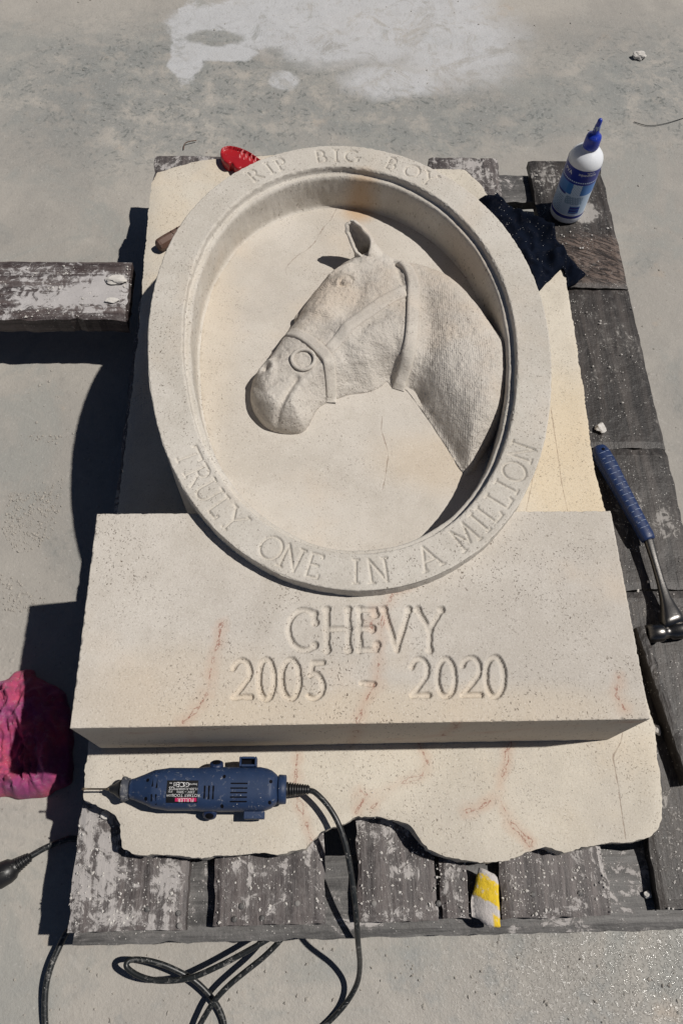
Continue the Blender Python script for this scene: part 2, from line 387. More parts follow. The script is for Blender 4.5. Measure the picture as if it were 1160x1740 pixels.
M['hole_shade'] = plain('hole_shade_black', (.004, .004, .006), .8, .1)  # near-black colour painting in the shade of slots, holes and openings
M['collar'] = plain('dusty_collar_rubber', (.05, .055, .07), .6, .3, dust=1.2)
M['steel'] = plain('worn_steel', (.45, .44, .43), .3, .5, metal=1, dust=.1)
M['dark_steel'] = plain('blackened_steel', (.13, .125, .12), .33, .5, metal=1, dust=.25)
M['brass'] = plain('dull_bit_steel', (.30, .24, .17), .4, .5, metal=1)
M['label_black'] = plain('label_black', (.008, .008, .009), .35, .5)
M['label_pink'] = plain('label_magenta', (.50, .02, .10), .4, .4)
M['print_white'] = plain('print_white', (.60, .60, .60), .5, .4, var=.05)
M['cord'] = plain('black_rubber_cord', (.014, .016, .017), .38, .5, dust=.75, nscale=120)
M['grip'] = plain('blue_rubber_grip', (.010, .026, .090), .45, .4, dust=.3)
M['grip_mark'] = plain('dusty_grip_mark', (.22, .27, .38), .8, .2)
M['white_pl'] = plain('white_plastic', (.74, .76, .79), .32, .5, var=.03)
M['lab_navy'] = plain('label_navy', (.012, .028, .24), .32, .5, var=.1)
M['lab_mid'] = plain('label_mid_blue', (.05, .19, .50), .32, .5, var=.15)
M['lab_pale'] = plain('label_pale_blue', (.50, .63, .78), .34, .5, var=.06)
M['lab_grey'] = plain('label_grey_blue', (.26, .38, .52), .36, .5, var=.2)
M['cap_blue'] = plain('royal_blue_cap', (.010, .035, .34), .35, .5, dust=.15)
M['glue'] = plain('dried_glue', (.25, .33, .48), .4, .5)
M['red'] = plain('red_plastic', (.34, .010, .016), .4, .5, dust=.1)
M['yellow_old'] = plain('brown_rubber_handle', (.11, .06, .042), .6, .4, dust=.5)
def cloth_mat(name, c1, c2, dust=.4, fleck=True, rough=.85, bumpk=.6, sheen=.2, spec=.25):
    m = N(name); c = m.mix(m.ss(m.noise(14, 4, .6), .35, .65), c1, c2)
    if dust: c = m.mix(m.math('MULTIPLY', m.ss(m.noise(70, 6, .75, dist=.8), .5, .72), dust), c, (.5, .44, .46))
    if fleck: c = m.mix(m.math('MULTIPLY', m.ss(m.vor(300), .15, .08), m.ss(m.noise(45, 3, .7), .5, .6)), c, (.7, .68, .66))
    weave = m.math('ADD', m.noise(900, 2, .6), m.math('MULTIPLY', m.noise(60, 4, .6), 1.5))
    r = m.fin(c, rough, m.bump(weave, bumpk, .0012), spec); m.b.inputs['Sheen Weight'].default_value = sheen; return r
M['black_cloth'] = cloth_mat('navy_black_cloth', (.0018, .003, .007), (.005, .008, .017), .02, True, 1., .4, 0, .06)
M['pink_cloth'] = cloth_mat('magenta_cloth', (.27, .045, .16), (.52, .070, .13), .3, True, .55, 1.0, .1)
def painted():
    m = N('yellow_striped_shard'); o = m.sep(); y = m.math('ADD', m.math('ADD', o[1], m.math('MULTIPLY', o[0], .6)), m.math('MULTIPLY', m.math('SUBTRACT', m.noise(90, 5, .7), .5), .02))
    n = m.t.nodes.new('ShaderNodeMapRange')
    return m, y
# ------------------------------------------------------------ floor
def floor():
    m = N('workshop_concrete'); P0 = m.P
    big = m.noise(1.3, 6, .6, dist=.8); mid = m.noise(6, 6, .65, dist=.5)
    col = m.mix(m.ss(big, .38, .62), (.305, .288, .262), (.395, .368, .328)); col = m.mix(m.ss(mid, .45, .7, 0, .5), col, (.41, .385, .345))
    col = m.mix(m.ss(m.noise(3.4, 7, .68, vec=m.map(loc=(8, 2, 1)), dist=1.), .50, .62, 0, .75), col, (.285, .285, .265))      # grey-green damp tone
    col = m.mix(m.ss(m.noise(9, 5, .6, vec=m.map(loc=(2, 7, 1))), .62, .75, 0, .5), col, (.42, .33, .25))       # brownish stains
    # flattened flakes of dark grit
    flake = None
    for k, (rot, off) in enumerate([(.2, 0), (.9, 3), (1.7, 7), (2.5, 12)]):
        wv = m.map(scale=(38, 95, 1), rot=(0, 0, rot), loc=(off, off, 0)); nn = m.noise(45, 4, .7, out=1)
        mx = m.t.nodes.new('ShaderNodeVectorMath'); mx.operation = 'MULTIPLY_ADD'; m.l(nn, mx.inputs[0]); mx.inputs[1].default_value = (1.9, 1.9, 0); m.l(wv, mx.inputs[2])
        v = m.math('MULTIPLY', m.ss(m.vor(1, vec=mx.outputs[0]), .34, .2), m.ss(m.noise(12, 3, .6, vec=m.map(loc=(off, 5, off))), .45, .6)); flake = v if flake is None else m.math('MAXIMUM', flake, v)
    gate = m.math('MAXIMUM', m.math('MAXIMUM', m.blob(-.3, 1.70, .5, .26, 4, .5, .5), m.blob(.95, 1.75, .42, .22, 4, .5, .6)), m.blob(.25, 1.62, .4, .12, 5, .5, .5))
    gate = m.math('MAXIMUM', gate, m.ss(m.noise(2.3, 6, .65, vec=m.map(loc=(1, 6, 3)), dist=.8), .56, .68, 0, .6)); gate = m.math('MULTIPLY', gate, m.ss(m.noise(16, 7, .75), .36, .56)); sp = m.math('MULTIPLY', flake, m.math('MAXIMUM', gate, m.ss(m.noise(11, 5, .7), .63, .72, 0, .45)))
    col = m.mix(m.math('MULTIPLY', gate, .7), col, (.205, .215, .21)); col = m.mix(m.math('MULTIPLY', sp, .75), col, (.11, .12, .115)); pale = m.math('MULTIPLY', m.math('MULTIPLY', gate, m.ss(m.noise(95, 5, .75), .56, .66)), .5); col = m.mix(pale, col, (.42, .42, .40))
    # spilled white plaster dust beyond the pallet
    o = m.sep()
    F_ = lambda px, py, rx, ry, ns=6, na=.6, sf=.14: m.blob(*[float(q) for q in W(px, py, 0)], rx, ry, ns, na, sf)
    pl = F_(600, -20, .36, .30, 4, .6, .22)
    for a in ((430, 40, .20, .10, 7, .6, .12), (318, 75, .042, .16, 13, .7, .1), (375, 88, .09, .035, 14, .6, .15), (482, 137, .035, .035, 16, .6, .2), (668, 140, .13, .055, 9, .7, .35), (770, 70, .16, .16, 6, .6, .5), (560, 80, .13, .06, 10, .6, .3)): pl = m.math('MAXIMUM', pl, F_(*a))
    pl = m.math('MULTIPLY', pl, m.math('SUBTRACT', 1., m.math('MULTIPLY', F_(368, 64, .07, .03, 18, .6, .2), .9)))
    hole = m.ss(m.noise(11, 8, .75, vec=m.map(loc=(4, 9, 0)), dist=1.), .36, .52); pl = m.math('MULTIPLY', pl, m.math('MULTIPLY_ADD', hole, .7, .3))
    col = m.mix(m.math('MULTIPLY', pl, .82), col, m.mix(m.noise(16, 6, .7), (.40, .405, .415), (.60, .605, .62)))
    # damp, shiny strip in front of the pallet
    wet = m.blob(.35, -.17, .8, .13, 5, .3, .4); wetspark = m.math('MULTIPLY', m.blob(.52, -.12, .28, .10, 12, .5, .8), m.ss(m.noise(150, 3, .7), .50, .56))
    col = m.mix(m.math('MULTIPLY', wet, m.ss(m.noise(10, 5, .7), .5, .65, 0, .5)), col, (.22, .235, .235)); col = m.mix(m.math('MULTIPLY', m.ss(m.noise(180, 3, .6), .58, .75), .35), col, (.55, .53, .5))
    col = m.mix(m.ss(m.vor(55), .1, .04, 0, .55), col, (.16, .13, .11))
    col = m.mix(m.ss(m.noise(60, 6, .8), .5, .7, 0, .35), col, (.21, .20, .185)); col = m.mix(m.ss(m.noise(1, 4, .7, vec=m.map(scale=(14, 90, 1), rot=(0, 0, .6)), dist=1.), .62, .72, 0, .3), col, (.46, .44, .41))
    h = m.math('ADD', m.math('MULTIPLY', m.noise(35, 5, .65), 1.5), m.noise(200, 4, .7)); h = m.math('ADD', h, m.math('MULTIPLY', m.ss(m.vor(70, vec=m.P), .3, .1), m.ss(m.noise(5, 3, .6), .55, .7)))
    b1 = m.bump(h, .6, .0018); b2 = m.bump(m.math('MULTIPLY', m.noise(300, 2, .5), wetspark), 1., .0010, b1)
    r = m.math('SUBTRACT', .82, m.math('MULTIPLY', wet, .22)); r = m.math('SUBTRACT', r, m.math('MULTIPLY', wetspark, .48))
    mat = m.fin(col, r, b2, .5)
    n = 60; g = np.linspace(-1, 1, n); g = np.sign(g) * np.abs(g) ** 2.2 * 30
    X, Y = np.meshgrid(g, g + .7, indexing='ij'); V = np.column_stack([X.ravel(), Y.ravel(), np.zeros(n * n)])
    reg(obj('floor', V, quads(n, n), mat), kind='structure', label='pale dusty concrete workshop floor under the pallet')
floor()

# ------------------------------------------------------------ pallet
ZB = .13; TB = .021
pal = thing('timber_pallet', (.14, .64, 0), 'weathered grey timber pallet with wide deck boards carrying the stones', 'pallet')
def plank(name, x0, x1, y0, y1, z0, z1, mat, parent, seed=0, nx=14, step=.012, along=1, wear=.0022):
    """board with worn, wavy edges and a slightly cupped top"""
    nl = max(4, int(((y1 - y0) if along else (x1 - x0)) / step)); nw = nx
    L = np.linspace(0, 1, nl); Wd = (1 - np.cos(np.linspace(0, PI, nw))) / 2
    prof = [(0, 0)] ; V = []; rows = []
    Wd = np.linspace(0, 1, nw)
    for i, l in enumerate(L):
        row = []
        for j, w in enumerate(Wd):
            if along: x = x0 + w * (x1 - x0); y = y0 + l * (y1 - y0); e = min(w, 1 - w) * (x1 - x0); e2 = min(l, 1 - l) * (y1 - y0)
            else: x = x0 + l * (x1 - x0); y = y0 + w * (y1 - y0); e = min(w, 1 - w) * (y1 - y0); e2 = min(l, 1 - l) * (x1 - x0)
            a = noise.noise((x * 30, y * 30, seed)) ; bq = noise.noise((x * 90, y * 90, seed + 3))
            if min(w, 1 - w) == 0:
                k = wear * (1 + a * 1.5 + bq) * (1 if w == 0 else -1)
                if along: x += k
                else: y += k
            if min(l, 1 - l) == 0:
                k = wear * (.6 + a + 1.2 * bq) * (1 if l == 0 else -1)
                if along: y += k
                else: x += k
            z = z1 - (.0018 if e == 0 else 0) - (.0014 if e2 == 0 else 0) + .0009 * a + .0004 * bq - .0012 * (2 * w - 1) ** 2
            V.append((x, y, z)); row.append(len(V) - 1)
        rows.append(row)
    F = [[rows[i][j], rows[i][j + 1], rows[i + 1][j + 1], rows[i + 1][j]] for i in range(nl - 1) for j in range(nw - 1)]
    if not along: F = [f[::-1] for f in F]
    bd = rows[0] + [rows[i][-1] for i in range(1, nl)] + rows[-1][::-1][1:] + [rows[i][0] for i in range(nl - 2, 0, -1)]
    if not along: bd = bd[::-1]
    prev = bd
    for k, zz in ((1, z1 - (z1 - z0) * .5), (2, z0)):
        cur = []
        for q in bd: v = V[q]; V.append((v[0], v[1], zz)); cur.append(len(V) - 1)
        n = len(bd)
        for i in range(n): j = (i + 1) % n; F.append([prev[i], cur[i], cur[j], prev[j]])
        prev = cur
    F.append(prev)
    return obj(name, V, F, mat, parent, False)
YF, YK = -.047, 1.332
deck = [(-.312, -.160, M['wood_front']), (-.130, .016, M['wood_front']), (.054, .161, M['wood_front']), (.240, .385, M['wood_front'])]
for i, (a, b, mt) in enumerate(deck):
    plank('deck_board', a, b, YF - .003 * (i == 0), YK + .004 * (i % 2), ZB - TB, ZB, mt, pal, i)
plank('deck_board', .1625, .202, YF + .002, YK, ZB - TB, ZB - .0012, M['wood_front'], pal, 11, nx=6)
yj = [YF + .006, W(1080, 1003, ZB)[1], W(1060, 761, ZB)[1], W(1000, 489, ZB)[1], YK]
for k in range(4):
    plank('deck_board', .446, .597, yj[k] + .0006, yj[k + 1] - .0006, ZB - TB, ZB - (.0018 if k == 2 else 0) - .0004 * k, M['wood_dark'], pal, 20 + k)
for i, (a, b) in enumerate(((-.066, .036), (.60, .69), (1.235, 1.315))):
    plank('cross_board', -.306 if i else -.308, .60, a, b, ZB - TB - .0225, ZB - TB - .001, M['wood_cross'], pal, 40 + i, along=0, nx=10)
for ix, x in enumerate((-.30, .09, .50)):
    for y in (-.055, .6, 1.22):
        v, f = box(x, x + .09, y, y + .09, .0221, ZB - TB - .0235, .003); obj('bearer_block', v, f, M['wood_under'], pal, False)
for x in (-.295, .095, .505): plank('base_board', x - .003, x + .088, -.05, 1.31, .001, .0215, M['wood_under'], pal, 50)
def nail(x, y, z, parent):
    V, F = lathe([(0, .0012), (.0026, .0011), (.0036, .0004), (.0038, -.0008)], 10)
    return obj('nail', [(a + x, b + y, c + z) for a, b, c in V], F, M['wood_cross'] if random.random() < .5 else M['chip_dull'], parent)
for px, py in ((250, 1545), (303, 1552), (305, 1573), (410, 1540), (505, 1535), (398, 1562), (445, 1560), (635, 1535), (745, 1535), (905, 1520), (985, 1518)):
    nail(*W(px, py, ZB), ZB, pal)

# plank of a neighbouring pallet, left
nb = thing('loose_plank', (-.55, .9, 0), 'thick plank smeared with white plaster, running in from the left edge', 'plank')
zt = .125
c = [W(0, 437, zt), W(225, 446, zt), W(215, 545, zt), W(0, 541, zt)]
plank('plank_board', -.95, c[1][0], .5 * (c[3][1] + c[2][1]) , .5 * (c[0][1] + c[1][1]), zt - .036, zt, M['wood_plank'], nb, 61, along=0, nx=14)
for x in (-.93,):
    v, f = box(x, x + .09, c[2][1] + .012, c[1][1] - .008, .001, zt - .0365, .003); obj('bearer_block', v, f, M['wood_under'], nb, False)

# ------------------------------------------------------------ broken slab
ZS = .165
so = [(268, 292), (300, 283), (340, 272), (375, 268), (470, 262), (600, 270), (720, 285), (790, 288), (815, 310), (832, 335), (872, 352), (905, 380), (935, 410), (955, 440), (962, 480), (972, 540), (985, 620), (998, 710), (1010, 800), (1028, 865),
      (1060, 1050), (1090, 1160), (1112, 1235), (1118, 1300), (1124, 1345), (1126, 1392), (1116, 1412), (1100, 1424), (1060, 1432), (1022, 1434), (985, 1443), (960, 1449), (928, 1440), (900, 1446), (880, 1455), (862, 1462), (830, 1466), (790, 1462), (755, 1455), (728, 1443), (714, 1428), (703, 1408), (690, 1400), (668, 1393), (640, 1388), (606, 1387),
      (590, 1398), (575, 1402), (548, 1412), (535, 1425), (520, 1440), (490, 1450), (470, 1452), (440, 1448), (415, 1452), (385, 1455), (345, 1457), (300, 1455), (262, 1453), (225, 1452), (208, 1443), (203, 1425), (205, 1400), (196, 1384), (178, 1376), (160, 1368), (142, 1357), (145, 1300), (150, 1265),
      (175, 1100), (190, 960), (200, 872), (212, 760), (225, 660), (233, 580), (240, 500), (245, 440), (250, 390), (254, 345), (257, 310)]
SO = WP(so, ZS); SO = resample(SO, .004); SO = rough(SO, .0022, 45, 1, .0016)
sl_cracks = [WP(q, ZS) for q in ([(935, 693), (945, 760), (953, 820), (963, 868)], [(907, 793), (901, 830), (893, 868)], [(1053, 1262), (1040, 1286), (1050, 1340), (1062, 1425)], [(1058, 1240), (1053, 1262)])]
sl_veins = [WP(q, ZS) for q in ([(710, 1262), (726, 1295), (715, 1320), (668, 1336), (620, 1352), (605, 1380)], [(868, 1255), (858, 1300), (845, 1350), (870, 1400), (900, 1432)], [(505, 1285), (500, 1340), (520, 1400), (530, 1430)], [(668, 1336), (655, 1352), (632, 1372)], [(620, 1352), (612, 1340), (604, 1352)], [(845, 1350), (815, 1375), (790, 1378)])]
def mind(L): return lambda X, d: np.clip(np.min([dist_poly(X, P) for P in L], 0), 0, .08)
def lines_extra(L, O):
    E = np.vstack([resample(P, .003, False) for P in L]); E = E + rng.uniform(-1e-5, 1e-5, E.shape)
    E = E[inside(E, O)]; return E[dist_poly(E, O, True) > .002]
def slab_z(X, d): return ZS - .0016 * np.exp(-d / .0012) + .0006 * nz(X, 14, 2)
slab = thing('broken_slab', (.1, .6, ZB), 'pale cream limestone slab with broken ragged front edge lying on the pallet', 'stone slab')
patch(SO, .0095, slab_z, ZB + .0006, 'slab_stone', M['slab'], slab, attrs={'vein': mind(sl_veins), 'crack': mind(sl_cracks)}, skirt_rough=.004, nskirt=4, crisp=True, extra=lines_extra(sl_cracks + sl_veins, SO))
# little gouges in the slab
for px, py, a in ((807, 1290, .3), (685, 1348, .5), (919, 1384, -.2), (852, 1322, 0)):
    x, y = W(px, py, ZS)

# ------------------------------------------------------------ carved lettering (stroke skeletons)
def arc(cx, cy, rx, ry, a0, a1, n=14):
    t = np.radians(np.linspace(a0, a1, n)); return [(cx + rx * math.cos(q), cy + ry * math.sin(q)) for q in t]
def sf(x, y, w=.10): return [(x - w, y), (x + w, y)]
def glyph(ch, s=True):
    S = (lambda x, y, w=.10: [sf(x, y, w)]) if s else (lambda *a: [])
    if ch == 'T': return .7, [[(0, .97), (.7, .97)], [(.35, .97), (.35, 0)], [(0, .97), (0, .85)], [(.7, .97), (.7, .85)]] + S(.35, 0)
    if ch == 'R': return .62, [[(.1, 0), (.1, 1)], [(.1, 1), (.3, 1)] + arc(.3, .76, .24, .24, 90, -90) + [(.1, .52)], [(.32, .52), (.66, 0)]] + S(.1, 0) + S(.05, 1, .06)
    if ch == 'P': return .56, [[(.1, 0), (.1, 1)], [(.1, 1), (.3, 1)] + arc(.3, .74, .24, .26, 90, -90) + [(.1, .48)]] + S(.1, 0) + S(.05, 1, .06)
    if ch == 'B': return .6, [[(.1, 0), (.1, 1)], [(.1, 1), (.28, 1)] + arc(.28, .77, .22, .23, 90, -90) + [(.1, .54)], [(.28, .54)] + arc(.3, .27, .27, .27, 90, -90) + [(.1, 0)]]
    if ch == 'I': return .2, [[(.1, 0), (.1, 1)]] + S(.1, 0) + S(.1, 1)
    if ch == 'G': return .8, [arc(.42, .5, .4, .5, 50, 330, 26), [(.78, .12), (.78, .42)], [(.62, .42), (.88, .42)]]
    if ch == 'O': return .86, [arc(.43, .5, .42, .5, 0, 360, 32)]
    if ch == 'Y': return .8, [[(.02, 1), (.4, .5)], [(.78, 1), (.4, .5)], [(.4, .5), (.4, 0)]] + S(.02, 1, .08) + S(.78, 1, .08) + S(.4, 0)
    if ch == 'U': return .74, [[(.08, 1), (.08, .3)] + arc(.37, .3, .29, .3, 180, 360) + [(.66, 1)]] + S(.08, 1) + S(.66, 1)
    if ch == 'L': return .56, [[(.1, 1), (.1, 0), (.54, 0), (.56, .14)]] + S(.1, 1)
    if ch == 'N': return .8, [[(.1, 0), (.1, 1), (.7, 0), (.7, 1)]] + S(.1, 0) + S(.7, 1)
    if ch == 'E': return .56, [[(.1, 0), (.1, 1)], [(.1, 1), (.52, 1), (.53, .88)], [(.1, .52), (.44, .52)], [(.1, 0), (.54, 0), (.56, .13)]]
    if ch == 'A': return .8, [[(.02, 0), (.4, 1), (.78, 0)], [(.16, .36), (.64, .36)]] + S(.02, 0, .08) + S(.78, 0, .08)
    if ch == 'M': return .95, [[(.08, 0), (.16, 1), (.47, .15), (.8, 1), (.88, 0)]] + S(.08, 0, .08) + S(.88, 0, .08)
    if ch == 'C': return .8, [arc(.46, .5, .44, .5, 52, 308, 26), [(.73, .9), (.75, .68)]]
    if ch == 'H': return .8, [[(.1, 0), (.1, 1)], [(.72, 0), (.72, 1)], [(.1, .52), (.72, .52)]]
    if ch == 'V': return .8, [[(.02, 1), (.4, 0), (.78, 1)]]
    if ch == '2': return .6, [arc(.29, .70, .26, .30, 165, -35, 16) + [(.05, .03)], [(.05, .03), (.58, .03)]]
    if ch == '0': return .6, [arc(.3, .5, .28, .5, 0, 360, 28)]
    if ch == '5': return .6, [[(.55, .93), (.22, .93), (.14, .60)] + arc(.26, .32, .28, .32, 100, -130, 16)]
    if ch == '-': return .5, [[(.1, .45), (.45, .45)]]

# ------------------------------------------------------------ oval plaque
ZR = .336; ZL = ZR - .012; ZF = .263
plq = thing('oval_plaque', (.056, .72, ZS), 'oval pale limestone plaque with a carved horse head and lettered rim', 'carved plaque')
ring_img = [(250, 600), (254, 540), (265, 480), (290, 415), (330, 350), (375, 305), (430, 275), (490, 257), (560, 250), (625, 253), (690, 266), (750, 290), (815, 340), (870, 408), (912, 490), (936, 585), (938, 660), (930, 715), (907, 792), (881, 860), (840, 912), (780, 955), (700, 992), (610, 1004), (540, 998), (470, 975), (400, 925), (340, 870), (290, 790), (262, 700)]
RP = WP(ring_img, ZR); C0 = np.array([.0563, .719])
def radial_fit(P, K=4, c=C0):
    th = np.arctan2(P[:, 1] - c[1], P[:, 0] - c[0]); r = np.hypot(*(P - c).T)
    A = [np.ones(len(th))] + [f(k * th) for k in range(1, K + 1) for f in (np.cos, np.sin)]; A = np.array(A).T
    reg_ = np.diag([0] + [1e-3 * k ** 2 for k in range(1, K + 1) for _ in (0, 1)])
    co = np.linalg.solve(A.T @ A + reg_ * 20, A.T @ r)
    return lambda t: co[0] + sum(co[2 * k - 1] * np.cos(k * t) + co[2 * k] * np.sin(k * t) for k in range(1, K + 1))
rf = radial_fit(RP)
NT = 1900
th = np.linspace(0, 2 * PI, NT, endpoint=False); R0 = rf(th)
OUT = C0 + np.column_stack([R0 * np.cos(th), R0 * np.sin(th)])
TT = np.roll(OUT, -1, 0) - np.roll(OUT, 1, 0); NN = np.stack([-TT[:, 1], TT[:, 0]], 1); NN /= np.linalg.norm(NN, axis=1)[:, None]   # inward normals
def offc(o, n=220):
    i = np.linspace(0, NT, n, endpoint=False).astype(int); return OUT[i] + NN[i] * o
# ------------------------------------------------------------ inscribed block
ZK = .315
BX0, BX1, BY0, BY1 = -.2805, .4005, .1688, .4434
blk = thing('inscribed_block', (.06, .3, ZS), 'cream limestone block carved CHEVY 2005 - 2020 with thin red veins', 'stone block')
text = []   # (glyph strokes in world xy, half width)
def place_img(ch, x0, x1, ytop, ybot, z):
    """glyph stretched into a box measured on the photograph"""
    w, S = glyph(ch, False); o = W(x0, ybot, z); r = W(x1, ybot, z) - o; u = W(x0, ytop, z) - o
    return [np.array([o + r * (x / w) + u * y for x, y in s]) for s in S]
cr = lambda x: 340 + x / 2.071
cy_ = lambda y: 1000 + y / 2.071
for ch, a, b in (('C', 308, 412), ('H', 434, 532), ('E', 548, 622), ('V', 644, 738), ('Y', 762, 852)):
    text.append(('c', place_img(ch, cr(a), cr(b), cy_(74), cy_(216), ZK)))
for ch, a, b, t, bt in (('2', 112, 182, 252, 386), ('0', 204, 262, 248, 390), ('0', 284, 352, 248, 388), ('5', 372, 438, 252, 386), ('2', 740, 806, 246, 380), ('0', 832, 898, 246, 380), ('2', 918, 990, 242, 378), ('0', 1002, 1072, 240, 380)):
    text.append(('d', place_img(ch, cr(a), cr(b), cy_(t), cy_(bt), ZK)))
text.append(('d', [WP([(cr(568), cy_(333)), (cr(610), cy_(336))], ZK)]))
def block():
    st = .00105
    xs = np.arange(BX0, BX1 + 1e-9, st); ys = np.arange(BY0, BY1 + 1e-9, st)
    xs = np.r_[BX0, BX0 + .0005, xs[1:-1], BX1 - .0005, BX1]; ys = np.r_[BY0, BY0 + .0005, ys[1:-1], BY1 - .0005, BY1]
    X, Y = np.meshgrid(xs, ys, indexing='ij'); XY = np.column_stack([X.ravel(), Y.ravel()]); z = np.full(len(XY), ZK)
    groove = np.zeros(len(XY))
    for kind, S in text:
        A = np.vstack(S); lo, hi = A.min(0) - .012, A.max(0) + .012
        idx = np.where((XY[:, 0] > lo[0]) & (XY[:, 0] < hi[0]) & (XY[:, 1] > lo[1]) & (XY[:, 1] < hi[1]))[0]
        g = np.zeros(len(idx)); Q = XY[idx]; wob = nz(Q, 90, 5, 2) * .0007
        for s in S:
            hw = .0040 if kind == 'c' else .0038
            d = dist_poly(Q, s) + wob; g = np.maximum(g, np.clip(1 - (d / hw) ** 2, 0, 1) ** .42 * .0046)
            if kind == 'c':
                for e in (s[0], s[-1]):     # drill marks at the stroke ends
                    d = np.hypot(*(Q - e).T) + wob; g = np.maximum(g, np.clip(1 - (d / .0056) ** 2, 0, 1) ** .42 * .0054)
        groove[idx] = np.maximum(groove[idx], g)
    e = np.minimum(np.minimum(XY[:, 0] - BX0, BX1 - XY[:, 0]), np.minimum(XY[:, 1] - BY0, BY1 - XY[:, 1]))
    near = e < .012; ch = np.zeros(len(XY)); ch[near] = np.clip(nz(XY[near], 130, 8, 3) * .8 + .15, 0, 2) * .0030 + .0004
    z = z - groove - np.clip(ch - e, 0, None)
    z[inside(XY, offc(.03))] = ZF - .02       # the block is notched where the plaque beds into it
    V = np.column_stack([XY, z]); nx, ny = len(xs), len(ys); Q = quads(nx, ny)
    # sides
    bd = [i * ny for i in range(nx)] + [(nx - 1) * ny + j for j in range(1, ny)] + [i * ny + ny - 1 for i in range(nx - 2, -1, -1)] + [j for j in range(ny - 2, 0, -1)]
    bd = np.array(bd); n = len(bd); VV = [V, V[bd]]; F = [Q]; prev = np.arange(len(V), len(V) + n); cnt = len(V) + n
    cen = np.array([(BX0 + BX1) / 2, (BY0 + BY1) / 2])
    for k in range(1, 9):
        f = k / 8; zz = V[bd, 2] * (1 - f) + (ZS + .001) * f
        B = V[bd, :2].copy(); B = B + np.array([[.0005 * noise.noise((p[0] * 60, p[1] * 60, k))] * 2 for p in B])
        VV.append(np.column_stack([B, zz])); cur = np.arange(cnt, cnt + n); cnt += n
        F.append(np.stack([prev, cur, np.roll(cur, -1), np.roll(prev, -1)], 1)); prev = cur
    V = np.vstack(VV); F = np.vstack(F)
    veins = [WP(q, ZK) for q in ([(378, 1060), (368, 1100), (358, 1140), (352, 1180), (335, 1205), (312, 1228)], [(700, 985), (668, 1008), (652, 1040), (646, 1080), (643, 1120), (640, 1160), (620, 1190), (608, 1228)], [(1050, 1150), (1046, 1180), (1060, 1205)], [(646, 1080), (630, 1062), (636, 1035)])]
    # veins running on over the front face, drawn in x and height
    d = np.min([dist_poly(V, p) for p in veins], 0); d = np.clip(d, 0, .08)
    fr = V[:, 1] < BY0 + .003
    XZ = np.column_stack([V[:, 0], V[:, 2]])
    for q in ([(-.25, .27), (-.16, .285), (-.1, .30), (-.06, .315)], [(.06, .315), (.02, .29), (-.03, .265), (-.1, .23)], [(.40, .30), (.3, .27), (.22, .24), (.1, .2)], [(.17, .315), (.175, .28), (.16, .22)]):
        dd = dist_poly(XZ, np.array(q)); d = np.where(fr & (V[:, 2] < ZK - .001), np.minimum(d, dd), d)
    obj('block_stone', V, F, M['block'], blk, True, {'vein': d})
block()

